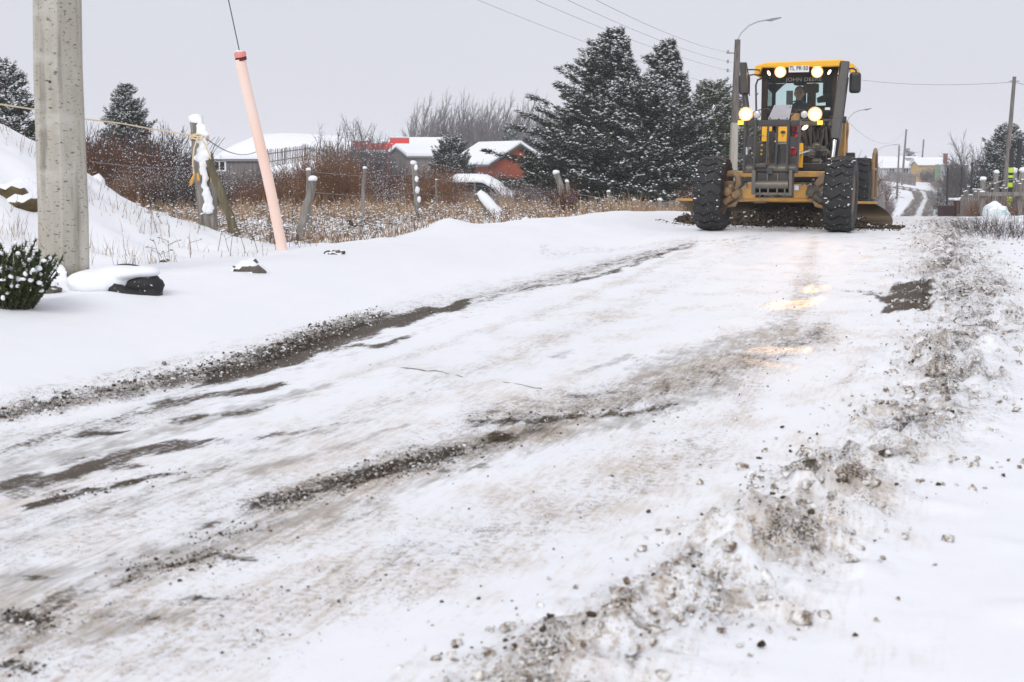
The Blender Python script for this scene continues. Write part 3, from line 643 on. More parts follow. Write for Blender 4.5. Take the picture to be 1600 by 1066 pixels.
# ---- lamp bar and lamps
def f(mb):
    gbox(mb, 1160, 187, 1185, 190, .35, .08); gbox(mb, 1246, 187, 1300, 189.5, .35, .08); gbox(mb, 1156, 181, 1160, 196, .35, .06)
    gpath(mb, [(1176,188,.4),(1186,172,.45),(1197,170,.5),(1204,172,.5)], .012, 6); gpath(mb, [(1236,182,.4),(1244,173,.4),(1256,172,.4),(1262,178,.4)], .012, 6)
gpart('lamp_bar', M['dark'], f, .004)
def lamp(px, py, ly, r, lit, name='headlamp', sq=None):
    c = G(px, py, ly); X90 = Matrix.Translation(c) @ Matrix.Rotation(math.pi/2, 4, 'X')     # local z -> -y (forward)
    if sq: X90 = X90 @ sq
    mb = MB(); mb.lathe([(0,-.10),(r*.6,-.09),(r*1.12,-.02),(r*1.2,.02),(r*1.1,.021)], 20, X90); o = mb.build(name, M['black'], gr, smooth=True)
    if lit == 2:
        mb = MB(); mb.lathe([(r*1.22,.022),(r*.86,.014)], 20, X90); mb.mi = 1; mb.lathe([(r*.86,.014),(r*.62,.012)], 20, X90); mb.build('reflector_halo', [M['halo_rim'], M['halo_mid']], o)  # reflector rings round the lens, their own emission imitating the lamp's halo
        sl_ = bpy.data.lights.new('lamp_beam', 'SPOT'); sl_.energy = 42; sl_.color = (1, .60, .28); sl_.spot_size = math.radians(70); sl_.spot_blend = 1; sl_.shadow_soft_size = r*.7
        so = bpy.data.objects.new('lamp_beam', sl_); COL.objects.link(so); so.parent = o; so.location = Vector(c) + Vector((0, -.06, 0)); so.rotation_euler = (math.radians(-78), 0, 0)
        mb = MB(); mb.lathe([(r*.62,.012),(r*.4,.022),(0,.026)], 20, X90); mb.build('lens', M['lamp'], o, smooth=True)
    else:
        mb = MB(); mb.lathe([(r*1.03,.018),(r*.6,.030),(0,.036)], 20, X90); mb.build('lens', M['lamp_soft'] if lit else M['lens'], o, smooth=True)
    return o
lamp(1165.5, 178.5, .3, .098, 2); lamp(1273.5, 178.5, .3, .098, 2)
lamp(1182.5, 179, .32, .058, 0); lamp(1257, 179, .32, .058, 0)
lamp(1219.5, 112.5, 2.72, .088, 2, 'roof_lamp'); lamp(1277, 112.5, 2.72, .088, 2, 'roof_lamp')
tilt = lambda a: Matrix.Rotation(a, 4, 'Z') @ Matrix.Diagonal((.5, 1, 1, 1))
lamp(1201.5, 114.5, 2.74, .048, 1, 'roof_side_lamp', tilt(math.radians(25))); lamp(1296, 113, 2.74, .048, 1, 'roof_side_lamp', tilt(math.radians(-30)))
lamp(1258, 199.5, .9, .045, 1, 'work_lamp', Matrix.Rotation(.6, 4, 'Z') @ Matrix.Diagonal((1.3, .7, 1, 1)))
for px in (1157, 1281):
    gpart('indicator', M['amber'], lambda mb: gbox(mb, px-4, 188.5, px+4, 195, .3, .06), .004)
# ---- cab
CF = 2.85
cab = gpart('cab_floor', M['black'], lambda mb: (gbox(mb, 1193, 246, 1302, 262, CF-.1, 1.9), gbox(mb, 1193, 262, 1300, 270, CF+.1, 1.4), gbox(mb, 1245, 255, 1296, 266.5, .45, .1)), .01)
def f(mb):
    for x0, x1, ly in ((1190.5,1196.5,CF), (1191,1197.5,CF+1.5)): gbox(mb, x0, 112, x1, 252, ly, .09)
    mb.beam(G(1306,112,CF)+Vector((0,.04,0)), G(1300,250,CF)+Vector((0,.04,0)), .09, .09, up=(0,1,0)); mb.beam(G(1303,112,CF+1.5), G(1302,250,CF+1.5), .09, .09, up=(0,1,0))
gpart('cab_pillar', M['interior'], f, .006)
def f(mb):
    gbox(mb, 1191, 104, 1310, 119.5, CF-.03, .07)
gpart('front_header', M['interior'], f, .006)
def f(mb):
    z0 = G(1235, 104, CF-.1).z; xl = G(1179, 105, CF-.15).x; xr = G(1336, 105, CF-.15).x
    V = []; top = .09
    prof = [(xl, z0-.16), (xl+.02, z0+.02), (xl+.22, z0+.075), (xr-.24, z0+.105), (xr-.02, z0+.02), (xr, z0-.13), (xr-.07, z0-.15), (xr-.12, z0-.02), (xl+.14, z0-.02), (xl+.09, z0-.17)]
    mb.prism([(x, CF-.22, z) for x, z in prof], (0, 2.0, 0))
roof = gpart('roof', M['yellow_clean'], f, .02)
for i, (x0, x1) in enumerate([(1216,1223),(1230,1236),(1239,1247),(1253,1261),(1263,1272),(1275,1291)]):
    gpart('marker_light', M['beacon'], lambda mb: gbox(mb, x0, 98.0-.035*(x0-1216), x1, 100.6-.035*(x0-1216), CF-.19, .06), .004, parent=roof)
gpart('windshield', M['glass'], lambda mb: gbox(mb, 1197, 119.5, 1302, 172, CF+.03, .008), 0)
gpart('lower_windshield', M['glass'], lambda mb: gbox(mb, 1197, 174, 1300, 246, CF+.03, .008), 0)
gpart('windshield_sill', M['interior'], lambda mb: gbox(mb, 1197, 171.5, 1302, 176, CF, .10), .004)
gpart('rear_window', M['glass'], lambda mb: gbox(mb, 1206, 128, 1296, 178, CF+1.55, .01), 0)
def f(mb):   # the shaped opening of the rear wall: lining pieces around the glass
    ly = CF+1.5
    gbox(mb, 1195, 108, 1302, 129, ly, .06); gbox(mb, 1195, 128, 1211, 178, ly+.002, .06); gbox(mb, 1195, 166, 1302, 250, ly+.004, .06); gbox(mb, 1291, 128, 1303, 178, ly+.006, .06)
    mb.prism([G(1207,131,ly-.01), G(1226,131,ly-.01), G(1221,136,ly-.01), G(1211,146,ly-.01), G(1209,152,ly-.01), G(1207,153,ly-.01)], (0,.05,0))
    gbox(mb, 1255, 130, 1259, 168, ly-.02, .05); gbox(mb, 1270, 130, 1274, 168, ly-.02, .05)
gpart('rear_wall', M['interior'], f, 0)
def f(mb): mb.prism([G(1306,140,CF+.9), G(1276,153,CF+.7), G(1277,161,CF+.7), G(1306,158,CF+.9)], (0,.12,0)); gbox(mb, 1286, 126, 1294, 148, CF+.9, .05); mb.ball(G(1250,131,CF+.2), (.13,.04,.04), 10, 6)
gpart('side_console', M['interior'], f, .01)
gpart('cab_side_panel', M['interior'], lambda mb: (gbox(mb, 1193.5, 195, 1195, 250, CF+.1, 1.4), gbox(mb, 1297, 185, 1302, 250, CF+.1, 1.4)), 0)
gpart('side_window', M['glass'], lambda mb: (gbox(mb, 1194, 120, 1194.8, 193, CF+.12, 1.35)), 0)
gpart('side_window', M['glass'], lambda mb: (mb.prism([G(1306,120,CF+.12), G(1305,120,CF+1.4), G(1302,184,CF+1.4), G(1303,184,CF+.12)], (.006,0,0))), 0)
def f(mb):
    gbox(mb, 1256.5, 130, 1280, 146, CF+.95, .12)
seat = gpart('driver_seat', M['seat'], lambda mb: (gbox(mb, 1257.5, 130.5, 1279, 145, CF+.95, .12), gbox(mb, 1261, 144, 1274, 170, CF+.97, .1), gbox(mb, 1232, 166, 1268, 205, CF+.85, .14), gbox(mb, 1234, 200, 1266, 208, CF+.4, .5)), .03)
def f(mb):
    c = G(1247, 171, CF+.45); pts = [c + Vector((.19*math.cos(a), .07*math.sin(a), .17*math.sin(a))) for a in [2*math.pi*k/20 for k in range(21)]]
    mb.path(pts, .014, 6); gpath(mb, [(1247,171,CF+.47),(1246,215,CF+.1)], .035, 8)
gpart('steering_wheel', M['black'], f, 0, True)
def f(mb):
    for x in (1218, 1222, 1226, 1268, 1272, 1277): gpath(mb, [(x,178,CF+.4),(x+1,210,CF+.3)], .012, 5); mb.ball(G(x,177,CF+.4), .025, 6, 5)
    gbox(mb, 1214, 204, 1230, 240, CF+.2, .4); gbox(mb, 1264, 204, 1282, 240, CF+.2, .4)
gpart('control_lever', M['black'], f, 0)
def f(mb): gpath(mb, [(1232.5,126,CF-.05),(1212.5,143,CF-.04)], .008, 5)
gpart('wiper', M['black'], f, 0)
gpart('side_sticker', M['white'], lambda mb: gbox(mb, 1289, 168, 1297, 172, CF-.02, .01), 0)
# writing
def text(s, mname, size, p, parent, name, ext=.002, sx=1.0):
    cu = bpy.data.curves.new(name, 'FONT'); cu.body = s; cu.size = size; cu.align_x = 'CENTER'; cu.align_y = 'CENTER'; cu.extrude = ext; cu.space_character = 1.05; cu.offset = size*.012
    o = bpy.data.objects.new(name, cu); COL.objects.link(o); dg = bpy.context.evaluated_depsgraph_get(); me = bpy.data.meshes.new_from_object(o.evaluated_get(dg)); bpy.data.objects.remove(o)
    n = bpy.data.objects.new(name, me); COL.objects.link(n); me.materials.clear(); me.materials.append(M[mname]); n.parent = parent; n.location = p; n.rotation_euler = (math.pi/2, 0, 0); n.scale = (sx, 1, 1); return n
plate = gpart('number_plate', M['white'], lambda mb: gbox(mb, 1232.5, 103.2, 1263.8, 112.8, CF-.26, .012), .004)
c = G(1248, 107.0, CF-.266); text('TL PR·50', 'ink', .105, c, plate, 'plate_lettering', sx=.82)
c = G(1256, 124.4, CF+.005); text('JOHN DEERE', 'decal', .098, c, gr, 'windshield_lettering', sx=1.12)
# tall lift-cylinder tubes on both sides of the cab
def tube(a, b, wpx, name, m='dark'):
    def f(mb): mb.beam(G(*a), G(*b), wpx/87, .15, up=(0,1,0))
    return gpart(name, M[m], f, .012)
t1_ = tube((1161.3,98,1.9), (1163.5,146,1.9), 10, 'mast_tube'); t2_ = tube((1320.5,97,1.9), (1304,218,1.6), 14, 'mast_tube')
def f(mb): gpath(mb, [(1163.5,146,1.95),(1167,174,1.9),(1168,190,1.8)], .055, 10)
gpart('lower_tube', M['dark'], f, 0, True)
def f(mb): gpath(mb, [(1313,98,1.78),(1306,150,1.78),(1300,215,1.6)], .014, 6); gpath(mb, [(1166,98,1.82),(1170,120,1.82),(1171,150,1.82)], .010, 6)
gpart('hydraulic_pipe', M['black'], f, 0, True)
gpart('lift_rod', M['chrome'], lambda mb: gpath(mb, [(1304,219,1.58),(1300,248,1.5)], .037, 10), 0, True)
def f(mb):
    mb.beam(G(1317,120,CF+.3), G(1309,200,CF+.3), .05, .06, up=(0,1,0)); mb.beam(G(1325,121,CF+.9), G(1316,190,CF+.9), .035, .06, up=(0,1,0)); gbox(mb, 1313, 182, 1322, 192, CF+.2, .15)
    mb.beam(G(1313,190,CF+.4), G(1303,262,CF+.4), .10, .3, up=(0,1,0))
gpart('door_frame', M['dark'], f, .005)
gpart('side_window', M['glass'], lambda mb: mb.prism([G(1318,122,CF+.3), G(1324,122,CF+.35), G(1317,182,CF+.35), G(1311,182,CF+.3)], (0,.006,0)), 0)
def f(mb): gpath(mb, [(1182,200,CF+.0),(1181,133,CF+.0),(1184,125,CF+.0),(1192,122,CF+.0)], .018, 8); gpath(mb, [(1182,150,CF),(1185,145,CF)], .008, 5)
gpart('hand_rail', M['dark2'], f, 0, True)
# mirrors
for side in (0, 1):
    def f(mb):
        if side == 0: gpath(mb, [(1165,109,1.95),(1180,109,2.3),(1190,110,2.8)], .014, 6); gpath(mb, [(1165,119,1.95),(1178,116.5,2.3),(1190,118,2.8)], .014, 6)
        else: gpath(mb, [(1325,108,2.0),(1333,107,2.0),(1337.5,110,2.0),(1338,116,2.0)], .016, 6)
    arm = gpart('mirror_arm', M['black'], f, 0, True)
    def f(mb):
        if side == 0: gbox(mb, 1153.5, 116.5, 1171, 148, 2.05, .12)
        else: gbox(mb, 1327, 113, 1344.5, 145.5, 1.95, .12)
    o = gpart('mirror', M['black'], f, .05)
# hoses, valve bank and clutter under the cab nose
rs = random.Random(3)
def f(mb):
    for k in range(13):
        x = 1250 + k*3.3 + rs.uniform(-1, 1); y0 = 196 + rs.uniform(-4, 6); d = rs.uniform(.9, 2.2)
        gpath(mb, [(x, y0, d+.6), (x+rs.uniform(-2,2), 212, d+.3), (x+rs.uniform(-5,5), 228, d), (x+rs.uniform(-8,8), 240, d-.2), (x+rs.uniform(-12,6), 250, d-.2)], .016+rs.random()*.012, 6)
    gpath(mb, [(1276,182,.6),(1288,188,.7),(1297,203,.8),(1298,220,1.0),(1290,236,1.2)], .02, 6); gpath(mb, [(1300,182,.6),(1291,195,.7),(1280,203,.9)], .018, 6)
gpart('hydraulic_hose', M['black'], f, 0, True)
def f(mb):
    gbox(mb, 1250, 186, 1297, 196, 2.4, .3); gbox(mb, 1252, 228, 1262, 244, 1.2, .3); mb.ball(G(1275,232,1.1), .10, 9, 6, .2); mb.ball(G(1286,236,1.1), .09, 9, 6, .2); gpath(mb, [(1262,234,1.1),(1296,240,1.2)], .05, 8); mb.ball(G(1268,240,1.0), .08, 8, 5, .2)
gpart('valve_block', M['dark2'], f, 0)
gpart('blade_lift_rod', M['chrome'], lambda mb: gpath(mb, [(1246,241,.2),(1266,235,.8)], .02, 8), 0, True)
gpart('step', M['dark2'], lambda mb: (gbox(mb, 1270, 248, 1281, 255, .8, .25), gbox(mb, 1268, 251, 1283, 253, .78, .27)), .003)
gpart('saddle', M['yellow_dirty'], lambda mb: (gbox(mb, 1186, 255, 1196, 268, .5, .3), gbox(mb, 1181, 280, 1186, 286, .1, .2), gbox(mb, 1240, 196, 1248, 204, 1.0, .3), gbox(mb, 1236, 177, 1247, 190, 1.0, .3)), .006)
# engine hood and rear side
gpart('engine_hood', M['yellow'], lambda mb: (mb.box((.0, 6.6, 1.6), (1.15, 3.4, .85)), ), .05)
gpart('hood_side_rail', M['yellow'], lambda mb: (gpath(mb, [(1319,247,5.0),(1324.5,205,5.0),(1324.5,194,5.0),(1319,190,5.0),(1315,189,5.0)], .028, 6), mb.prism([G(1303,262,4.6), G(1316,190,4.6), G(1321,193,4.6), G(1318,262,4.6)], (0,.5,0))), 0)
gpart('exhaust_stack', M['black'], lambda mb: mb.cyl((-.45,6.2,2.1), (-.45,6.2,2.62), .07, n=12), 0, True)
def f(mb):
    for sx in (-1, 1): mb.box((sx*.74+.02, 6.1, .62), (.16, 2.0, .34))
gpart('tandem_case', M['yellow_dirty'], f, .03)
def f(mb):
    x = 1.335
    pts = [(x,5.2,.42),(x,5.1,1.0),(x,5.3,1.30),(x,5.9,1.40),(x,6.4,1.32),(x,6.6,1.0),(x,6.6,.42)]
    mb.path(pts, .035, 8); mb.beam((x,5.15,1.0),(x,6.55,1.0), .03, .05)
    mb.prism([(x-.02,5.15,.42),(x-.02,5.12,1.15),(x-.02,5.35,1.30),(x-.02,5.42,.42)], (.03,0,0))
gpart('wheel_guard', M['yellow_dirty'], f, 0)
# ---- driver (seated, seen through the windscreen)
drv = bpy.data.meshes.new('person'); HD = G(1249.3, 147, CF+.62)
hx, hy, hz = HD
sk = [((hx,hy+.12,hz-.70),.15), ((hx,hy+.10,hz-.48),.155), ((hx,hy+.07,hz-.27),.15), ((hx,hy+.05,hz-.15),.062), ((hx,hy+.01,hz-.055),.078), ((hx,hy,hz+.03),.092), ((hx,hy+.01,hz+.09),.062),
      ((hx-.19,hy+.07,hz-.27),.072), ((hx-.27,hy+.0,hz-.47),.052), ((hx-.19,hy-.22,hz-.40),.040), ((hx-.13,hy-.28,hz-.37),.032),
      ((hx+.19,hy+.07,hz-.27),.072), ((hx+.28,hy+.0,hz-.47),.052), ((hx+.22,hy-.22,hz-.42),.040), ((hx+.15,hy-.28,hz-.38),.032),
      ((hx-.11,hy-.25,hz-.76),.09), ((hx-.12,hy-.42,hz-1.1),.06), ((hx+.11,hy-.25,hz-.76),.09), ((hx+.12,hy-.42,hz-1.1),.06)]
drv.from_pydata([p for p, r in sk], [(0,1),(1,2),(2,3),(3,4),(4,5),(5,6),(2,7),(7,8),(8,9),(9,10),(2,11),(11,12),(12,13),(13,14),(0,15),(15,16),(0,17),(17,18)], [])
tag_o = bpy.data.objects.new('person', drv); COL.objects.link(tag_o); tag_o.location = gr.location; tag_o.rotation_euler = gr.rotation_euler
md = tag_o.modifiers.new('skin', 'SKIN'); drv.skin_vertices[0].use_clear if False else None
if not drv.skin_vertices: 
    bm = bmesh.new(); bm.from_mesh(drv); bm.verts.layers.skin.verify(); bm.to_mesh(drv); bm.free()
for i, (p, r) in enumerate(sk): drv.skin_vertices[0].data[i].radius = (r, r*(.8 if i < 3 else 1))
drv.skin_vertices[0].data[0].use_root = True
md2 = tag_o.modifiers.new('sub', 'SUBSURF'); md2.levels = 2; md2.render_levels = 2; drv.materials.append(M['jacket'])
tag(tag_o, 'person in a dark jacket driving, seated behind the windshield of the grader', 'person')
mb = MB()
mb.ball((hx,hy-.012,hz+.01), (.088,.105,.125), 20, 14); mb.path([(hx,hy-.11,hz+.03),(hx,hy-.135,hz-.012),(hx,hy-.105,hz-.03)], [.010,.018,.012], 6)
mb.ball((hx-.092,hy,hz), (.014,.03,.038), 8, 6); mb.ball((hx+.092,hy,hz), (.014,.03,.038), 8, 6); mb.ball((hx,hy-.10,hz-.062), (.030,.012,.010), 8, 5); mb.ball((hx,hy-.075,hz-.10), (.04,.035,.03), 10, 6)
mb.build('face', M['skin'], tag_o, smooth=True)
mb = MB(); mb.ball((hx,hy+.022,hz+.045), (.098,.108,.105), 18, 10, .02); mb.build('hair', M['hair'], tag_o, smooth=True)
mb = MB(); mb.ball((hx-.032,hy-.108,hz+.015), .012, 8, 6); mb.ball((hx+.032,hy-.108,hz+.015), .012, 8, 6); mb.build('eyes', M['ink'], tag_o, smooth=True)
for sx in (-1, 1):      # hands closed round the steering wheel rim
    mb = MB(); px_ = hx+sx*.125; c = Vector((px_, hy-.31, hz-.36)); mb.ball(c, (.040,.028,.045), 10, 7)
    for j in range(4): mb.path([c+Vector((-.028+.019*j, -.015, .03)), c+Vector((-.030+.020*j, -.045, .035)), c+Vector((-.028+.019*j, -.052, .008+.003*(j % 2))), c+Vector((-.026+.019*j, -.036, -.012))], [.0095,.0095,.0085,.007], 6)
    mb.path([c+Vector((-sx*.03,0,-.01)), c+Vector((-sx*.05,-.03,.0)), c+Vector((-sx*.045,-.05,.015))], [.012,.010,.008], 6)
    mb.build('hand', M['skin'], tag_o, smooth=True)
# ================================================================== DIRT IN FRONT OF THE BLADE, WINDROW LUMPS, GRAVEL
def lump_variants(n, jit=.32, sub=1):
    out = []
    for k in range(n):
        bm = bmesh.new(); bmesh.ops.create_icosphere(bm, subdivisions=sub, radius=1.0)
        sc = Vector((random.uniform(.8, 1.25), random.uniform(.8, 1.25), random.uniform(.55, .95)))
        for v in bm.verts: v.co = Vector((v.co.x*sc.x, v.co.y*sc.y, v.co.z*sc.z))*(1+random.uniform(-jit, jit))
        out.append((np.array([v.co[:] for v in bm.verts]), np.array([[v.index for v in f.verts] for f in bm.faces]))); bm.free()
    return out
LV = lump_variants(12, .42); LV0 = lump_variants(6, .35, 1)
def scatter_lumps(name, P, R, mats, midx, label=None, sink=.35, smooth=False):
    Vs, Fs, Ms, b = [], [], [], 0
    for i in range(len(P)):
        v, f = LV[i % len(LV)]; a = random.random()*6.28; ca, sa = math.cos(a), math.sin(a); r = R[i]
        vv = np.stack([v[:,0]*ca - v[:,1]*sa, v[:,0]*sa + v[:,1]*ca, v[:,2]], 1)*r + P[i] + np.array([0, 0, r*(.75-sink)])
        Vs.append(vv); Fs.append(f+b); Ms.append(np.full(len(f), midx[i])); b += len(v)
    o = arr_mesh(name, np.concatenate(Vs), np.concatenate(Fs), mats, np.concatenate(Ms), smooth=smooth, kind='stuff')
    if label: o['label'] = label
    return o
# heap pushed along by the blade
M['dirty_snow2'] = mat('brown_slush', (.80, .78, .75), .7, col2=(.16, .11, .07), vs=44, lo=.42, hi=.62, bump=.5, bs=25)
P, R, MI = [], [], []
bo = np.array(GO)
def L2W(x, y): p = GO + EX*x + EY*y; return p[0], p[1]
nx, ny = 150, 26; Vh = []
for j in range(ny):
    for i in range(nx):
        u = i/(nx-1); v = j/(ny-1); bx = -2.15 + 4.35*u; by = 2.75 - .27*bx*.98 - .35 - v*.75
        x, y = L2W(bx, by); e = math.sin(math.pi*min(1, u*1.02))**.35
        Vh.append((x, y, h(x, y) - .03 + (1-.62*sm(bx, 1.15, 1.6))*e*.34*math.sin(math.pi*min(1, (1.03-v)))**.8*(.75+.45*float(fbm(x*2.2, y*2.2, 3, 71))) + .05*float(fbm(x*9, y*9, 3, 73))*e))
idh = np.arange(nx*ny).reshape(ny, nx); Qh = np.stack([idh[:-1,:-1], idh[:-1,1:], idh[1:,1:], idh[1:,:-1]], -1).reshape(-1, 4)
Mheap = mat('dirt_and_snow_heap', (.025, .018, .012), .8, col2=(.10, .075, .05), vs=18, bump=1.0, bs=30, )
tag(arr_mesh('dirt_heap', np.array(Vh), Qh, [Mheap], smooth=True, kind='stuff'), 'dark heap of soil and snow pushed by the grader blade')
for k in range(4200):
    q = random.randrange(nx*ny); x, y, z = Vh[q]; P.append((x+random.uniform(-.04,.04), y+random.uniform(-.06,.04), z)); r = random.choice([.008,.011,.015,.020,.028]); R.append(r); MI.append(0 if random.random() < .93 else 1)
for k in range(500):
    bx = random.uniform(-2.4, 2.4); by = 2.3 - .27*bx - .9 - abs(random.gauss(0, .25)); x, y = L2W(bx, by); P.append((x, y, h(x, y))); R.append(random.uniform(.005, .018)); MI.append(0 if random.random() < .6 else 1)
scatter_lumps('dirt_clods', np.array(P), R, [M['dirt'], M['dirty_snow']], MI, 'clods of dark soil tumbling before the blade')
# windrow clumps, right road edge
P, R, MI = [], [], []
for k in range(15000):
    s_ = 2.8 + 26*random.random()**1.55; t_ = float(wrow(s_)) + random.gauss(0, .16 + .22*min(1, max(0, (s_-3)/12))); x, y = ST*s_+CT*t_, CT*s_-ST*t_
    if float(fbm(x*1.7, y*1.7, 3, 77)) < random.uniform(-.5, .45): continue
    if random.random() < .45: continue
    P.append((x, y)); R.append(min(.026, .003 + random.expovariate(1/.0036)*(1+s_*.05))); q = float(fbm(x*3, y*3, 3, 55)) + random.gauss(0, .25); MI.append(2 if q > .45 and R[-1] < .014 else (1 if q > -.45 else 0))
for k in range(90):
    s_ = 3 + 22*random.random(); t_ = float(wrow(s_)) + random.uniform(-.2, 1.6); x, y = ST*s_+CT*t_, CT*s_-ST*t_; P.append((x, y)); R.append(random.uniform(.004, .022)); MI.append(random.choice([0, 1, 1, 1]))
P = np.array(P); Z_ = H(P[:,0], P[:,1]); P3 = np.column_stack([P, Z_])
scatter_lumps('windrow_clumps', P3, R, [M['dirty_snow'], M['dirty_snow2'], M['dirt']], MI, 'lumps of dirty ploughed snow along the right road edge')
# gravel along the left edge and crumbs on the road
P, R, MI = [], [], []
stone = mat('gravel_stone', (.10, .095, .09), .7, col2=(.27, .25, .22), vs=3, bump=.3)
def gpx(px, py, z=.0):
    r = ray(px, py); k = (z-CAMZ)/r[2]; return r[0]*k, r[1]*k
edge = [(-60,672),(0,655),(200,607),(330,580),(420,553),(500,520),(560,505),(600,497)]
for k in range(6000):
    i = random.choices(range(7), [1,3,3,3,4,3,1])[0]; u = random.random(); px = edge[i][0]*(1-u)+edge[i+1][0]*u; py = edge[i][1]*(1-u)+edge[i+1][1]*u + random.gauss(0, 6)
    P.append(gpx(px, py)); R.append(min(.014, .0014 + random.expovariate(1/.0022))); MI.append(random.choice([0, 0, 1, 2]))
for (x0, y0, x1, y1, sx, sy, n) in [(395,790,480,776,14,6,420), (505,762,715,708,16,9,700), (610,725,780,690,20,9,350), (740,662,1050,640,30,8,300), (200,895,360,870,25,9,260), (300,850,420,820,16,7,130), (0,965,90,972,18,8,160), (0,1035,60,1040,20,8,80), (560,505,720,475,20,4,300), (340,590,560,520,16,8,500), (40,790,280,738,16,5,120), (900,700,1200,560,60,40,90), (200,1000,900,850,120,60,150), (1150,640,1240,400,30,20,260)]:
    for k in range(n*2):
        u = random.random(); px = x0*(1-u)+x1*u + random.gauss(0, sx); py = y0*(1-u)+y1*u + random.gauss(0, sy)
        P.append(gpx(px, py)); R.append(min(.008, .001 + random.expovariate(1/.0013))); MI.append(random.choice([1, 1, 2, 0]))
P = np.array(P); P3 = np.column_stack([P, H(P[:,0], P[:,1])])
scatter_lumps('gravel', P3, R, [stone, M['dirt'], M['dirty_snow']], MI, 'dark gravel and mud crumbs thrown along the road edge')

# ================================================================== POLES, LAMPS, WIRES
M['concrete'] = mat('weathered_concrete', (.40, .37, .31), .85, col2=(.50, .47, .41), vs=2.2, stretch=(3, 3, .7), bump=.35, bs=70, lo=.3, hi=.7)
def concrete_mat():
    m = mat('stained_concrete_pole', (.36, .33, .27), .85, col2=(.52, .49, .43), vs=1.7, stretch=(5, 5, .5), bump=.3, bs=60, lo=.3, hi=.72); N, L, P = m.node_tree.nodes, m.node_tree.links, m.node_tree.nodes['Principled BSDF']
    src = P.inputs['Base Color'].links[0].from_socket; tc = N.new('ShaderNodeTexCoord')
    def nz(scale, st, a, b, det=4):
        mp = N.new('ShaderNodeMapping'); mp.inputs['Scale'].default_value = st; L.new(tc.outputs['Object'], mp.inputs[0]); n = N.new('ShaderNodeTexNoise'); n.inputs['Scale'].default_value = scale; n.inputs['Detail'].default_value = det; L.new(mp.outputs[0], n.inputs['Vector'])
        r = N.new('ShaderNodeMapRange'); r.inputs['From Min'].default_value = a; r.inputs['From Max'].default_value = b; L.new(n.outputs['Fac'], r.inputs['Value']); return r.outputs[0]
    def mx(f, a, b):
        x = N.new('ShaderNodeMix'); x.data_type = 'RGBA'; L.new(f, x.inputs[0]); L.new(a, x.inputs[6]); x.inputs[7].default_value = (*b, 1); return x.outputs[2]
    a = mx(nz(26, (1, 1, 2.4), .60, .68), src, (.12, .11, .10)); a = mx(nz(3, (4, 4, .30), .58, .72), a, (.26, .24, .20)); a = mx(nz(1.3, (1.5, 1.5, 2.2), .55, .68), a, (.56, .54, .49)); a = mx(nz(70, (1, 1, 1), .66, .70), a, (.10, .10, .095))
    sp = N.new('ShaderNodeSeparateXYZ'); L.new(tc.outputs['Object'], sp.inputs[0]); lowz = N.new('ShaderNodeMapRange'); lowz.inputs['From Min'].default_value = .13; lowz.inputs['From Max'].default_value = .04; L.new(sp.outputs[2], lowz.inputs['Value'])
    a = mx(lowz.outputs[0], a, (.21, .17, .12)); L.new(a, P.inputs['Base Color']); return m
Mcp = concrete_mat()
base = on(100.5, 11.0); base.z = h(base.x, base.y) - .02
cp = empty('concrete_pole', base, math.radians(12), 'thick weathered concrete power pole standing in the snow at the left', 'power pole')
cp.rotation_euler = (0, .014, math.radians(12))
def octo(w, d, c):  # chamfered section: the long bevel faces the road
    return [(-w, -d+c*.5), (-w+c*.5, -d), (w-c*1.9, -d), (w, -d+c*1.3), (w, d-c*.6), (w-c*.6, d), (-w+c*.5, d), (-w, d-c*.5)]
mb = MB(); V = []; Hp = 9.2; lv = [0, .5, 1, 1.6, 2.4, 3.4, 5, 7, Hp]
for z in lv:
    k = 1 - .30*z/Hp
    for (x, y) in octo(.182*k, .15*k, .09*k): V.append((x + .006*math.sin(z*3), y, z))
mb.add(V, [[i*8+k, i*8+(k+1) % 8, (i+1)*8+(k+1) % 8, (i+1)*8+k] for i in range(len(lv)-1) for k in range(8)] + [[(len(lv)-1)*8+k for k in range(8)]])
mb.build('pole_shaft', Mcp, cp, bevel=.010)
for (zz, r) in ((1.505, .011), (.145, .013), (2.35, .011)):
    mb = MB(); mb.cyl((-.055, -.152*(1-.3*zz/Hp)-.001, zz), (-.055, -.14*(1-.3*zz/Hp)+.01, zz), r, n=10); mb.build('bolt_hole', M['black'], cp)
mb = MB(); mb.cyl((-.8,0,Hp-.4), (.8,0,Hp-.4), .05); mb.build('crossarm', M['concrete'], cp)
# guy wire inside its pink plastic guard
M['pink'] = mat('faded_pink_plastic', (.93, .66, .54), .55, col2=(.93, .76, .68), vs=1.2, bump=.05)
M['pink2'] = mat('coral_pink_cap', (.80, .27, .22), .5)
gb = on(441, 15.8); gtop = at(375, 84, 15.3)
gw = empty('guy_wire', gb, 0, 'leaning pale pink plastic guard tube around a thin guy wire beside the leaning stake', 'guy wire')
def rel(p, o=gb): return Vector(p) - Vector(o)
top = rel(gtop); d_ = top.normalized()
mb = MB(); n_ = 20; V = []
pts = [d_*top.length*u + Vector((.012*math.sin(u*5), 0, 0)) for u in [0, .1, .2, .3, .4, .5, .6, .7, .8, .9, .975]]
mb.path([p - d_*.12 if i == 0 else p for i, p in enumerate(pts)], [.058]*11, 18, cap=False); mb.build('guard_tube', M['pink'], gw, smooth=True)
mb = MB(); mb.path([top*.985, top*1.0, top*1.0+d_*.02], [.060, .066, .052], 18); mb.build('tube_cap', M['pink2'], gw, smooth=True)
mb = MB(); mb.ball(top + d_*.02, (.05, .05, .018), 12, 6); mb.build('snow_cap', M['snow'], gw, smooth=True)
mb = MB(); mb.path([top*.968, top*.983], [.0592, .0597], 18, cap=False); mb.build('rusty_gap', mat('dark_gap', (.12, .02, .015), .9), gw)
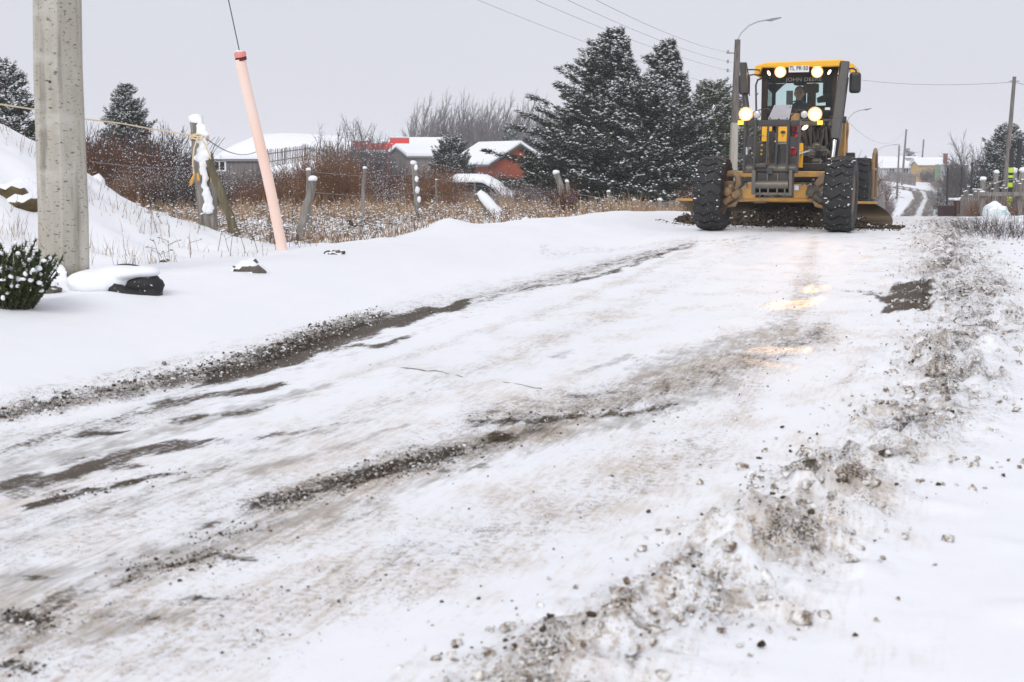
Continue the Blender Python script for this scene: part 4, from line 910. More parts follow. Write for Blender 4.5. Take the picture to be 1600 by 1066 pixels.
M['wire'] = mat('dark_wire', (.06, .06, .065), .6); M['wire_thin'] = mat('grey_fence_wire', (.22, .22, .23), .5)
cpt = Vector((base.x+.1, base.y, base.z+Hp-.6)); e1 = rel(at(357, 0, 14.9))
mb = MB(); mb.path([Vector((0,0,0)), top, e1, e1 + (e1-top)*4], .006, 6); mb.build('wire', M['wire'], gw)

M['wood_pole'] = mat('weathered_pole_wood', (.10, .085, .075), .85, col2=(.20, .18, .16), vs=3, stretch=(4,4,.5), bump=.5, bs=40, specks=.1)
M['grey_metal'] = mat('galvanised_metal', (.34, .35, .37), .45, metal=.5)
def street_lamp(px, d, ytop, label, arm, split=.45, lean=0, w=.11):
    b = on(px, d); ht = at(px, ytop, d).z - b.z
    e = empty('street_lamp', b, 0, label, 'street lamp', 'street lamps along the road')
    mb = MB(); mb.path([(0,0,-.3), (lean*.5, 0, ht*split)], [w*1.25, w], 4 if d > 100 else 8); mb.build('lower_post', M['concrete'], e)
    mb = MB(); mb.path([(lean*.5, 0, ht*split+.003), (lean, 0, ht)], [w*.98, w*.72], 8); mb.build('upper_post', M['wood_pole'], e)
    mb = MB(); P_ = [Vector((lean + a*arm, 0, ht + z)) for a, z in ((0,-.6),(0,0),(.10,.35),(.28,.68),(.5,.87),(.75,.96))]; mb.path(P_, .032, 6); mb.build('lamp_arm', M['grey_metal'], e)
    mb = MB(); a = P_[-1]; mb.add([(a.x-.05,-.10,a.z+.0),(a.x+.15,-.16,a.z+.06),(a.x+arm*.35,-.1,a.z+.13),(a.x+arm*.35,.1,a.z+.13),(a.x+.15,.16,a.z+.06),(a.x-.05,.1,a.z),
        (a.x,-.06,a.z-.05),(a.x+.2,-.1,a.z-.07),(a.x+arm*.33,-.06,a.z+.07),(a.x+arm*.33,.06,a.z+.07),(a.x+.2,.1,a.z-.07),(a.x,.06,a.z-.05)],
        [(0,1,2,3,4,5)[::-1],(6,7,8,9,10,11)] + [(i,(i+1)%6,6+(i+1)%6,6+i) for i in range(6)]); mb.build('lamp_head', M['grey_metal'], e)
    return e, b, ht
sl1, slb, slh = street_lamp(1142.5, 72, 62, 'tall street lamp standing directly behind the grader beside the big cypress', 1.95, .56, lean=.14, w=.20)
for q in (83, 98, 112):
    mb = MB(); z = at(1145, q, 72).z - slb.z; mb.cyl((-.05,0,z), (.42,0,z), .03, n=6) if q != 83 else mb.cyl((-.42,0,z), (.1,0,z), .03, n=6); mb.cyl((-.33,0,z-.03), (-.33,0,z+.14), .05, n=6); mb.build('insulator', M['grey_metal'], sl1)
street_lamp(1319, 118, 190, 'street lamp arm showing just right of the grader cab', 1.8, .6, w=.13)
street_lamp(1368, 205, 237, 'low grey street lamp beside the reddish hedge far down the road', 3.0, .7, w=.16)
def utility_pole(px, d, ytop, label, w=.14, lean=0, bars=1):
    b = on(px, d); ht = at(px, ytop, d).z - b.z; e = empty('utility_pole', b, 0, label, 'utility pole', 'wooden utility poles')
    mb = MB(); mb.path([(0,0,-.3),(lean*.5,0,ht*.5),(lean,0,ht)], [w, w*.9, w*.7], 8); mb.build('pole_shaft', M['wood_pole'], e)
    for k in range(bars): mb = MB(); z = ht - .25 - .45*k; mb.cyl((lean-.28,0,z), (lean+.28,0,z), .035, n=6); mb.build('insulator_bar', M['grey_metal'], e)
    return e, b, ht
utility_pole(1401, 213, 227, 'short dark pole standing on the left bank of the far road', .16, .12, 2)
utility_pole(1409, 241, 202, 'tallest of the three far poles near the grey house', .2, .45, 1)
utility_pole(1438, 262, 218, 'dark pole in front of the yellow far house with a box on it', .18, .35, 3)
up4 = utility_pole(1565, 82, 120, 'tall brown wooden pole at the right beside the timber yard fence', .15, .36, 1)
street_lamp(1398, 290, 246, 'farthest street lamp with its arm beside the tallest far pole', 4.5, .7, w=.1)
def wire(a, b, sag, r, label, name='overhead_wire', cat='wire', group='overhead wires', mt='wire', n=24):
    a, b = Vector(a), Vector(b); mb = MB(); mb.path([a.lerp(b, i/n) - Vector((0,0,4*sag*(i/n)*(1-i/n))) for i in range(n+1)], r, 4); return tag(mb.build(name, M[mt], None), label, cat, group)
for (yp, x0, k, lb) in ((83, 975, 0, 'uppermost'), (98, 930, 1, 'second highest'), (112, 880, 2, 'third'), (140, 790, 3, 'lowest')):
    a = at(1144, yp, 72); q = at(x0, 0, 40 + 3*k); dirv = (q - a); e_ = a + dirv*1.6
    wire(a, e_, .4, .0055, f'{lb} of the thin overhead wires running up left from the street lamp')
wire(up4[1] + Vector((.36, 0, up4[2]-.3)), at(1345, 125, 112), .25, .013, 'overhead wire between the grader cab and the brown right pole')
wire(up4[1] + Vector((.36, 0, up4[2]-.3)), at(1640, 133, 75), .1, .016, 'short overhead wire leaving the frame right of the brown pole')
wire(at(1320, 185, 118) , at(1413, 206, 241), 2.0, .012, 'faint far overhead wire from the second lamp to the tallest far pole')

# ================================================================== LEFT FENCE
M['grey_wood'] = mat('grey_weathered_wood', (.16, .145, .125), .9, col2=(.34, .32, .29), vs=2.5, stretch=(6,6,.7), bump=.7, bs=30)
M['brown_wood'] = mat('brown_damp_wood', (.10, .085, .05), .9, col2=(.22, .19, .12), vs=2.5, stretch=(6,6,.6), bump=.7, bs=30)
def melt(o, vox, amp=.0, sc=.1):        # melt lumps of snow into one soft body
    m1 = o.modifiers.new('melt', 'REMESH'); m1.mode = 'VOXEL'; m1.voxel_size = vox; m1.use_smooth_shade = True
    m2 = o.modifiers.new('soften', 'SMOOTH'); m2.factor = .8; m2.iterations = 4
    return o
def snow_lumps(mb, pts, r, n=4, jit=.25):
    for p in pts:
        for k in range(n): mb.ball(Vector(p)+Vector((random.gauss(0,r*.5), random.gauss(0,r*.3), random.gauss(0,r*.5))), (r*random.uniform(.6,1.1), r*.55, r*random.uniform(.4,.9)), 8, 6, jit)
def fpost(bx, d, tx, ty, label, r=.04, r2=None, mt='grey_wood', cap=True, name='fence_post', group='old wooden fence posts', dd=0, sides=7, wob=.25):
    b = on(bx, d); t = at(tx, ty, d+dd); v = t - b; e = empty(name, b, 0, label, 'fence post', group)
    n = 7; pts = []
    for i in range(n+1):
        u = i/n; pts.append(v*u + Vector((random.uniform(-1,1), random.uniform(-1,1), 0))*r*wob*(1 if 0 < i < n else 0))
    pts[0] = -v.normalized()*.15; mb = MB(); mb.path(pts, [(r2 or r*1.1)*(1-i/n) + r*i/n*random.uniform(.9, 1.05) for i in range(n+1)], sides); mb.build('post', M[mt], e)
    if cap:
        mb = MB(); mb.ball(v + Vector((0,0,r*.25)), (r*1.15, r*1.15, r*.8), 9, 6, .15); mb.build('snow_cap', M['snow'], e, smooth=True)
    return e, b, v
# A: the snow-plastered post with the rope
dA = 17.0
eA, bA, vA = fpost(322, dA, 307, 190, 'thick snow-plastered fence post with a frayed rope tied round it', .085, .095, sides=9, wob=.12)
mb = MB(); cr = [(309,188,5),(316,199,7),(317,212,8),(318,226,7),(316,240,7.5),(317,254,8),(318,268,7),(319,282,5.5),(321,296,5),(325,310,6.5),(325,324,7),(322,336,5)]
for q in range(len(cr)-1):
    for u in (0, .35, .7):
        x, y, w_ = [cr[q][i_]*(1-u)+cr[q+1][i_]*u for i_ in range(3)]; c = at(x+random.uniform(-4.5,4), y+random.uniform(-3,3), dA-.08) - bA; mb.ball(c, (w_*random.uniform(.7,1.6)/131, .022, random.uniform(4,9)/131), 9, 6, .38)
melt(mb.build('snow_crust', M['snow'], eA, smooth=True), .011)
eB, bB, vB = fpost(371, dA-.15, 327, 250, 'sloping brown brace plank propping the snow-plastered post', .055, .062, mt='brown_wood', cap=False, name='brace_post', sides=4)
mb = MB(); a = at(327, 240, dA) - bA; mb.path([a, at(333, 300, dA)-bA, at(332, 366, dA)-bA], [.05,.055,.06], 6); mb.build('split_half', M['grey_wood'], eA)
M['rope'] = mat('pale_tan_rope', (.75, .63, .44), .8, col2=(.66, .52, .34), vs=20); M['rope_y'] = mat('yellow_rope_end', (.75, .52, .07), .7, col2=(.8, .35, .08), vs=6)
rp = empty('rope', bA, 0, 'pale rope knotted round the snowy post with two yellow frayed ends', 'rope')
def rr(x, y, dd=-.12): return at(x, y, dA+dd) - bA
mb = MB(); mb.path([rr(297,211), rr(250,204,-.3), rr(190,193,-1), rr(131,186,-1.8), rr(60,172,-3), rr(0,163,-4), rr(-60,158,-5)], .008, 6); mb.build('rope_line', M['rope'], rp)
for k in range(3):
    mb = MB(); z = rr(308, 211+k*3.2).z; c0 = rr(308, 211); mb.path([Vector((c0.x + .105*math.cos(a), .0+.105*math.sin(a)+.0, z + .01*math.sin(3*a+k))) for a in [2*math.pi*i/18 for i in range(19)]], .011, 6); mb.build('rope_coil', M['rope'], rp)
mb = MB(); mb.path([rr(309,214,-.14), rr(303,232,-.16), rr(301,256,-.15), rr(303,271,-.15)], .010, 6); mb.build('hanging_end', M['rope'], rp)
mb = MB(); mb.path([rr(313,214,-.14), rr(322,228,-.15), rr(329,248,-.16), rr(330,262,-.15)], .010, 6); mb.build('hanging_end', M['rope'], rp)
for (x0, y0, x1, y1) in ((304,271,298,289), (309,271,310,282), (330,262,331,284)):
    mb = MB()
    for k in range(9): mb.path([rr(x0+random.uniform(-1,1), y0, -.15), rr(x1+random.uniform(-3,3), y1+random.uniform(-4,2), -.15+random.uniform(-.02,.02))], [.007,.004], 4)
    mb.build('yellow_tassel', M['rope_y'], rp, kind='stuff')
wire(bA+rr(318,213), at(401, 237, 24), .12, .006, 'sagging barbed wire going right from the snowy post', 'barbed_wire', 'wire', 'fence wires', 'wire')
LP = [(467,19.5,489,281,'grey stake leaning right with a snowy broken top',.055,'grey_wood'), (484,20.5,482,266,'short upright stub behind the leaning grey stake',.035,'grey_wood'),
 (564,24,570,263,'slim straight fence post left of the crooked one',.032,'grey_wood'), (656,27,646,256,'crooked bent fence post with snow clinging to it',.06,'grey_wood'),
 (683,31,682,281,'thin pale stake right of the crooked post',.025,'grey_wood'), (888,33,869,271,'grey post leaning left among dark weeds before the cypress',.075,'grey_wood'),
 (893,34,886,284,'narrow post close beside the leaning one before the cypress',.045,'grey_wood'), (912,38,907,315,'first tiny stake left of the middle fence stakes',.03,'grey_wood'),
 (937,40,930,309,'thin dark stake leaning left near the blue scrap',.025,'brown_wood'), (952,38,951,300,'upright stake tallest of the row under the cypress',.05,'grey_wood'),
 (966,40,959,313,'thin stake leaning left beside the tall upright stake',.03,'grey_wood'), (994,42,991,313,'grey stake at the left end of the tin fence sheet',.05,'grey_wood'),
 (1020,43,1017,315,'short stake in front of the middle of the tin sheet',.04,'grey_wood'), (1034,43,1031,313,'square pale stake before the right part of the tin sheet',.07,'grey_wood'),
 (1060,43,1058,316,'squat stake at the right end of the tin sheet near the blade',.05,'grey_wood'), (943,39,941,330,'low stump between the stakes below the cypress',.06,'grey_wood')]
for bx, d, tx, ty, lb, r, mt in LP:
    q = fpost(bx, d, tx, ty, lb, r, mt=mt)
    if bx == 656: CROOK = q
# snow on the crooked post, snow-covered fallen log
e, b, v = fpost(781, 28, 745, 304, 'fallen log leaning left under a thick coat of snow', .09, .11, mt='brown_wood', cap=False, name='leaning_log')
mb = MB(); mb.path([v*u + Vector((.035,-.05,.055)) for u in (-.02,.2,.4,.6,.8,1.0)], [.10,.12,.105,.11,.10,.06], 8); mb.build('snow_coat', M['snow'], e, smooth=True)
for (x, y, w_) in ((650,262,3),(651,280,3),(652,297,3.5),(655,312,3),(656,330,3),(657,345,2.5)):
    mb = MB(); mb.ball(at(x, y, 26.9)-CROOK[1], (w_/82, .04, w_*1.6/82), 7, 5, .2); mb.build('snow_patch', M['snow'], CROOK[0])
for i, (ya, yb, yc) in enumerate(((268, 272, 262), (300, 302, 300))):
    wire(at(486, ya, 20), at(646, yb, 27), .05, .005, ('upper' if i == 0 else 'lower')+' thin fence wire left of the crooked post', 'fence_wire', 'wire', 'fence wires', 'wire_thin')
    wire(at(646, yb, 27), at(875, 300+8*i, 33), .08, .005, ('upper' if i == 0 else 'lower')+' thin fence wire right of the crooked post', 'fence_wire', 'wire', 'fence wires', 'wire_thin')
wire(at(140, 252, 14), at(310, 262, 17), .03, .004, 'thin fence wire left of the snowy post', 'fence_wire', 'wire', 'fence wires', 'wire_thin')
wire(at(886, 300, 34), at(1060, 316, 43), .1, .010, 'thin green wire strung over the stakes below the cypress', 'fence_wire', 'wire', 'fence wires', 'wire_thin')
M['blue'] = mat('blue_plastic', (.02, .16, .62), .5)
mb = MB(); c = at(895, 311, 34); mb.prism([c+Vector((-.05,0,.05)), c+Vector((.07,0,.06)), c+Vector((.05,0,-.04)), c+Vector((-.02,0,-.07))], (0,.012,0)); tag(mb.build('plastic_scrap', M['blue'], None), 'scrap of bright blue plastic caught on the fence wire', 'plastic scrap')
mb = MB(); c = at(551, 351, 23); 
for k in range(7): mb.ball(c+Vector((random.uniform(-.05,.05), random.uniform(-.03,.03), random.uniform(-.05,.06))), (random.uniform(.02,.05), .03, random.uniform(.02,.05)), 6, 4, .4)
mb.path([c+Vector((0,0,-.05)), (c.x+.03, c.y, h(c.x, c.y)-.05)], .008, 5); tag(mb.build('black_rag', M['black'], None), 'torn black rag on a twig in the snowy grass', 'rag')
# grey tin sheet fence
M['tin'] = mat('grey_tin_sheet', (.17, .18, .20), .6, col2=(.26, .27, .28), vs=4, metal=.2)
tf = empty('tin_fence', on(1030, 46), 0, 'low wavy grey tin sheet fence at the foot of the cypress', 'fence')
a, b_ = at(992, 318, 46), at(1066, 314, 46); n = 90; V = []
for i in range(n+1):
    u = i/n; p = a.lerp(b_, u); zz = p.z + .05*math.sin(u*9); 
    for z in (zz, h(p.x, p.y)-.1): V.append(Vector((p.x, p.y + .035*math.sin(i*1.9), z)) - tf.location)
mb = MB(); mb.add(V, [(2*i, 2*i+2, 2*i+3, 2*i+1) for i in range(n)]); o = mb.build('tin_sheet', M['tin'], tf); md = o.modifiers.new('s','SOLIDIFY'); md.thickness = .004
# ---- stones and the half-buried tyre
M['rock'] = mat('dark_rock', (.07, .06, .05), .85, col2=(.16, .14, .11), vs=5, bump=.9, bs=12, snow=.55)
M['mossrock'] = mat('brown_mossy_rock', (.07, .045, .02), .9, col2=(.15, .12, .05), vs=7, bump=1, bs=14, snow=.62)
def rock(px, d, sx, sy, sz, label, mt='rock', dz=0, rot=0, name='rock', sub=3):
    bm = bmesh.new(); bmesh.ops.create_icosphere(bm, subdivisions=sub, radius=1); o = on(px, d)
    for v in bm.verts:
        q = 1 + .28*float(fbm(v.co.x*1.3+px, v.co.y*1.3+v.co.z*1.7, 3, 91)); v.co = Vector((v.co.x*sx*q, v.co.y*sy*q, v.co.z*sz*q))
    me = bpy.data.meshes.new(name); bm.to_mesh(me); bm.free(); me.polygons.foreach_set('use_smooth', [True]*len(me.polygons)); me.set_sharp_from_angle(angle=math.radians(35)); me.materials.append(M[mt])
    ob = bpy.data.objects.new(name, me); COL.objects.link(ob); ob.location = o + Vector((0,0,dz)); ob.rotation_euler = (0, rot, random.random()*.6); return tag(ob, label, 'rock')
rock(33, 14.1, .27, .22, .20, 'brown mossy rock jutting from the snow mound at the left edge', 'mossrock', .0, .35)
rock(386, 12.0, .15, .13, .10, 'flat stone under a snow cap near the foot of the pink tube', 'rock', -.0)
rock(258, 13.0, .05, .05, .05, 'small brown stone poking out right of the half-buried tyre', 'mossrock', .01)
rock(522, 14.0, .10, .07, .05, 'little dark stone in the snow below the crooked post', 'rock', .0)
rock(74, 10.0, .10, .08, .045, 'dark stone under snow beside the concrete pole foot', 'rock', .03)
mb = MB(); c = on(80, 10.75); snow_lumps(mb, [c+Vector((.0,0,.03)), c+Vector((.09,-.03,.01)), c+Vector((-.07,-.02,.01)), c+Vector((.02,.03,.09)), c+Vector((.05,.02,.05)), c+Vector((-.03,.02,.06))], .035, 9); tag(melt(mb.build('snow_clump', M['snow'], None, smooth=True), .014), 'pile of fresh snow heaped against the concrete pole foot', 'snow heap')
tc_ = on(201, 10.2); ty_ = empty('half_buried_tyre', tc_ + Vector((.03,-.06,.05)), 0, 'black old tyre half buried in snow right of the concrete pole', 'tyre')
mb = MB(); mb.lathe([(.10,-.06),(.16,-.08),(.21,-.055),(.22,0),(.21,.055),(.16,.08),(.10,.06)], 28, Matrix.Diagonal((1.0,.8,1,1)))
o = mb.build('tyre_body', M['rubber'], ty_, smooth=True); o.rotation_euler = (math.radians(42), math.radians(16), .2); o.location = (.0,.05,-.03)
mb = MB(); mb.ball((.04,.07,-.02), (.19,.10,.09), 14, 8); mb.build('tyre_inside', M['rubber'], ty_, smooth=True)
mb = MB(); mb.ball((-.24,.06,.0), (.24,.20,.10), 16, 10, .04); mb.ball((-.08,.06,.07), (.20,.15,.055), 14, 8, .05); mb.ball((.06,.07,.075), (.15,.11,.045), 12, 8, .08); melt(mb.build('snow_cover', M['snow'], ty_, smooth=True), .016)

cd = [gpx(px, py) for px, py in ((560,566),(620,574),(680,582),(740,590),(800,599),(858,612))]
mb = MB(); mb.path([(x, y, h(x, y)-.0008+.0022*math.sin(x*9)) for x, y in [(cd[i][0]*(1-u)+cd[i+1][0]*u, cd[i][1]*(1-u)+cd[i+1][1]*u) for i in range(5) for u in (0,.2,.4,.6,.8)]], .0030, 5); tag(mb.build('loose_wire', M['wire'], None), 'thin dark wire lying across the snowy road', 'wire')
# ================================================================== VEGETATION
def unit(v): return v/np.maximum(np.linalg.norm(v, axis=1, keepdims=True), 1e-9)
def leaf_tris(P, D, Lg, Wd, r):
    """one narrow triangle per row, from P along D"""
    n = len(P); side = unit(np.cross(D, r.normal(size=(n, 3)))); a = P - side*Wd[:, None]/2; b = P + side*Wd[:, None]/2; c = P + D*Lg[:, None]
    return np.stack([a, b, c], 1).reshape(-1, 3)
def blobs(P, S, r, flat=.45):
    """small flattened octahedra of snow"""
    n = len(P); a = r.uniform(0, 6.28, n); u = np.stack([np.cos(a), np.sin(a), r.uniform(-.3, .3, n)], 1); v = np.stack([-np.sin(a), np.cos(a), r.uniform(-.3, .3, n)], 1); k = r.uniform(.5, 1.1, (n, 1))
    w_ = np.array([[0, 0, 1.]]).repeat(n, 0)*flat; S = S[:, None]
    V = np.stack([P+u*S, P+v*S*k, P-u*S, P-v*S*k, P+w_*S, P-w_*S*.6], 1).reshape(-1, 3)
    f = np.array([[0,1,4],[1,2,4],[2,3,4],[3,0,4],[1,0,5],[2,1,5],[3,2,5],[0,3,5]]); return V, (f[None] + 6*np.arange(n)[:, None, None]).reshape(-1, 3)
def join(parts):
    Vs, Fs, Ms, b = [], [], [], 0
    for V, Fc, m in parts: Vs.append(V); Fs.append(Fc+b); Ms.append(np.full(len(Fc), m)); b += len(V)
    return np.concatenate(Vs), np.concatenate(Fs), np.concatenate(Ms)
def foliage_mat(name, c1, c2, vs=2.5):
    m = mat(name, c1, .7, col2=c2, vs=vs, lo=.35, hi=.65); return m
M['cyp'] = foliage_mat('cypress_needles', (.011, .020, .011), (.042, .060, .029)); M['cyp2'] = foliage_mat('olive_cypress_needles', (.045, .060, .018), (.095, .105, .035))
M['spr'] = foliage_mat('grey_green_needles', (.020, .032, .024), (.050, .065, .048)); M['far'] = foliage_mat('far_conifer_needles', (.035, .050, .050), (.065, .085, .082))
M['bark'] = mat('bark', (.07, .055, .045), .9, col2=(.12, .10, .085), bump=.5)
def conifer(name, loc, Hh, Rr, seed, label, needle='cyp', nb=320, spr=22, leafs=12, leafL=.30, leafW=.055, up=.45, droop=.25, wind=(-.25, 0), power=.8, snow=.55, snS=.085, lean=0, group=None, trunk=True, low=.02, rag=.25, cat='conifer'):
    r = np.random.default_rng(seed); root = empty(name, loc, 0, label, cat, group)
    if trunk:
        mb = MB(); mb.path([(0,0,-.3), (lean*.4,0,Hh*.4), (lean,0,Hh*.93)], [Hh*.022, Hh*.014, .01], 7); mb.build('trunk', M['bark'], root)
    hfr = low + (1-low)*r.random(nb)**1.4; az = r.uniform(0, 6.283, nb)
    L = Rr*(1-hfr)**power*(1 + rag*r.normal(size=nb)*.6) + .22; L = np.clip(L, .15, Rr*1.35)
    limb_pts = []; A, Dd, Sc, tipn = [], [], [], []
    for i in range(nb):
        d0 = np.array([math.cos(az[i]), math.sin(az[i]), 0]); o = np.array([lean*hfr[i], 0, Hh*hfr[i]*.93]); el = up*(.45 + .9*hfr[i]) + r.normal()*.10
        ns = int(spr*(.35 + .65*L[i]/Rr)) + 2; u = np.sort(r.uniform(.25, 1, ns))**.75
        q = o + (d0*L[i]*math.cos(el))[None]*u[:, None]; q[:, 2] += L[i]*(math.sin(el)*u - droop*u*u + (.16+.22*hfr[i])*u**4)
        q[:, 0] += wind[0]*L[i]*u*u*(.5+hfr[i]); q[:, 1] += wind[1]*L[i]*u*u
        lat = np.array([-d0[1], d0[0], 0]); sgn = r.choice([-1, 1], ns); off = r.random(ns)**1.3*L[i]*.30*(1.05-u)
        q2 = q + lat[None]*(sgn*off)[:, None]; q2[:, 2] += r.normal(size=ns)*.05
        dd = d0[None]*.7 + lat[None]*(sgn*.7)[:, None]; dd[:, 2] = .15 + .6*hfr[i] + r.normal(size=ns)*.15; dd[:, 0] += wind[0]*.9
        A.append(q2); Dd.append(unit(dd)); Sc.append((.65+.5*(1-u)+.2*r.random(ns))*(1.1-.5*hfr[i])); tipn.append(u)
        if i % 3 == 0: limb_pts.append([o, q[len(q)//2], q[-1]])
    A = np.concatenate(A); Dd = np.concatenate(Dd); Sc = np.concatenate(Sc); n = len(A)
    # every spray: a fan of narrow scales
    P = np.repeat(A, leafs, 0); D = np.repeat(Dd, leafs, 0); sc = np.repeat(Sc, leafs); t = np.tile(np.linspace(0, 1, leafs), n)
    side = unit(np.cross(D, np.array([[0, 0, 1.]]))); upv = unit(np.cross(side, D)); sg_ = r.choice([-1, 1], len(P))
    P = P + D*(t*leafL*1.6*sc)[:, None] + upv*(r.normal(size=len(P))*leafL*.12)[:, None]
    D2 = unit(D*1.0 + side*(sg_*r.uniform(.2, 1.0, len(P)))[:, None] + upv*(r.normal(size=len(P))*.3)[:, None])
    V1 = leaf_tris(P, D2, leafL*(1.15-.5*t)*sc*r.uniform(.7, 1.2, len(P)), leafW*sc*1.2, r); F1 = np.arange(len(V1)).reshape(-1, 3)
    crown = arr_mesh('crown', V1, F1, [M[needle]], parent=root)
    k = r.random(n) < snow; clump = (np.sin(A[:, 0]*2.1/ (Rr/4) + seed)*np.sin(A[:, 2]*2.7/(Rr/4))*np.sin(A[:, 1]*2.3/(Rr/4)+1)) > -.35; k &= clump | (r.random(n) < .35)
    SP = []; 
    for j in range(3):
        SP.append(A[k] + Dd[k]*(leafL*(.3 + .55*j))*Sc[k][:, None] + r.normal(size=(k.sum(), 3))*leafL*.10 + np.array([0, 0, .10*leafL+.02]))
    SP = np.concatenate(SP); V2, F2 = blobs(SP, snS*r.uniform(.4, 1.1, len(SP)), r, .40)
    arr_mesh('snow_load', V2, F2, [M['snow']], parent=root, kind='stuff')
    if limb_pts:
        mb = MB()
        for a, b, c_ in limb_pts: mb.path([a, b, c_], [.035*Rr/4, .02*Rr/4, .006], 4, cap=False)
        mb.build('limbs', M['bark'], root, kind='stuff')
    return root
# the big cypress group
cw = dict(leafs=13, leafL=.36, leafW=.062, snS=.115)
conifer('cypress_tree', on(962, 71), 9.9, 4.7, 11, 'huge dark snow-dusted cypress, the broad left one of the big clump', nb=360, spr=44, wind=(-.34, 0), power=.92, up=.70, droop=.42, rag=.50, snow=.60, **cw)
conifer('cypress_tree', on(1042, 75), 9.9, 4.6, 12, 'tall dark cypress with a second pointed top behind the wires', nb=300, spr=40, wind=(-.26, 0), power=.98, up=.70, droop=.40, rag=.50, snow=.50, **cw)
conifer('cypress_tree', on(1003, 69.5), 6.7, 4.2, 14, 'lower bushy dark cypress filling the front of the big clump', nb=300, spr=40, wind=(-.12, 0), power=.5, up=.5, droop=.32, snow=.60, rag=.45, **cw)
conifer('cypress_tree', on(1106, 80), 8.2, 3.9, 15, 'paler olive-green cypress behind the street lamp and the grader', needle='cyp2', nb=210, spr=32, wind=(.14, 0), power=.7, up=.7, droop=.35, snow=.55, rag=.45, **cw)
conifer('cypress_tree', on(893, 72.5), 4.6, 2.4, 16, 'lowest cypress spreading over the left edge of the big clump', nb=150, spr=34, wind=(-.35, 0), power=.6, up=.45, droop=.35, snow=.60, rag=.4, **cw)
conifer('cypress_tree', on(1165, 84), 6.4, 2.6, 17, 'green cypress seen through the left side of the lift frame', needle='cyp2', nb=170, spr=26, wind=(0, 0), power=.6, up=.5, snow=.60, **cw)
# other conifers
conifer('conifer_tree', on(18, 40), 4.6, 1.35, 21, 'snowy conifer cut by the left edge of the picture', nb=240, spr=16, leafs=10, leafL=.20, leafW=.035, wind=(.05, 0), power=.8, up=.3, snow=.8, snS=.065)
conifer('conifer_tree', on(203, 72), 6.7, 1.75, 22, 'dark pointed conifer rising behind the red-brown thicket', nb=260, spr=15, leafs=10, leafL=.26, leafW=.05, wind=(0, 0), power=.62, up=.45, snow=.65, snS=.08, low=.3)
conifer('conifer_tree', on(173, 70), 4.3, .8, 23, 'little conifer left of the dark pointed one', nb=90, spr=10, leafs=9, leafL=.24, leafW=.05, wind=(0, 0), up=.4, snow=.6, snS=.07, low=.3)
conifer('conifer_tree', on(706, 90), 4.55, 1.5, 24, 'round snow-speckled evergreen standing between the red and orange houses', needle='spr', nb=240, spr=15, leafs=10, leafL=.26, leafW=.055, wind=(0, 0), power=.38, up=.6, snow=.55, snS=.075, cat='evergreen')
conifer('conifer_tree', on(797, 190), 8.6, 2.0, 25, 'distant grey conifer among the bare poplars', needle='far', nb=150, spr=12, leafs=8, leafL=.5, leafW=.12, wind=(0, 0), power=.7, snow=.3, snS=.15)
conifer('conifer_tree', on(1489, 150), 5.5, 1.6, 26, 'narrow dark conifer beside the brick chimney far right', needle='spr', nb=150, spr=12, leafs=8, leafL=.35, leafW=.09, wind=(0, 0), power=.7, snow=.5, snS=.11)
conifer('conifer_tree', on(1570, 105), 7.6, 2.9, 27, 'big snowy conifer behind the tall brown pole at right', needle='spr', nb=380, spr=20, leafs=11, leafL=.36, leafW=.075, wind=(0, 0), power=.7, up=.35, snow=.72, snS=.10)
conifer('conifer_tree', on(1612, 100), 6.6, 2.4, 28, 'snowy conifer cut by the right edge of the picture', needle='spr', nb=240, spr=16, leafs=10, leafL=.34, leafW=.075, wind=(0, 0), power=.7, snow=.72, snS=.10)
for i, (px, d, hh, rr_, lb) in enumerate([(1345,135,5.9,1.0,'left'),(1357,135,5.6,.9,'right'),(1417,330,6.4,1.4,'left far'),(1424,330,5.6,1.3,'right far')]):
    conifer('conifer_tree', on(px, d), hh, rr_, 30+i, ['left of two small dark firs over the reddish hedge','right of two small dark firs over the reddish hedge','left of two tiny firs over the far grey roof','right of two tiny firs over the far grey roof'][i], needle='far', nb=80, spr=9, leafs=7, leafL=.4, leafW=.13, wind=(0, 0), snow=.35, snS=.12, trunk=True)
# ---- bare trees and twiggy bushes
def twigs(r, Hh, spread, nstem, lv=2, nsub=7, wob=.10, base=.35, ang=.45, bend=(0, 0), r0=.03):
    """ribbons: list of (p0, p1, w0, w1)"""
    seg = []
    def grow(p, d, L, w, k):
        n = 4
        for i in range(n):
            d = d + r.normal(size=3)*wob + np.array([bend[0], bend[1], .05])*.25; d = d/np.linalg.norm(d); q = p + d*L/n; w2 = w*(1-.75*(i+1)/n) if k == lv else w*(1-.5*(i+1)/n)
            seg.append((p, q, w*(1-.5*i/n) if k < lv else w*(1-.75*i/n), w2)); p = q
            if k < lv:
                for _ in range(max(1, nsub//n + (r.random() < .5))):
                    a = r.normal(size=3)*ang; grow(p - (q-p)*0, (d + a)/np.linalg.norm(d + a), L*r.uniform(.35, .6)*(1.15-.5*i/n), w*.5, k+1)
    for s in range(nstem):
        a = r.uniform(0, 6.283); rad = spread*math.sqrt(r.random()); o = np.array([rad*math.cos(a)*base, rad*math.sin(a)*base, 0]); d = np.array([math.cos(a)*rad/Hh, math.sin(a)*rad/Hh, 1.]); d /= np.linalg.norm(d)
        grow(o, d, Hh*r.uniform(.5, 1.0)*.72, r0, 0)
    return seg
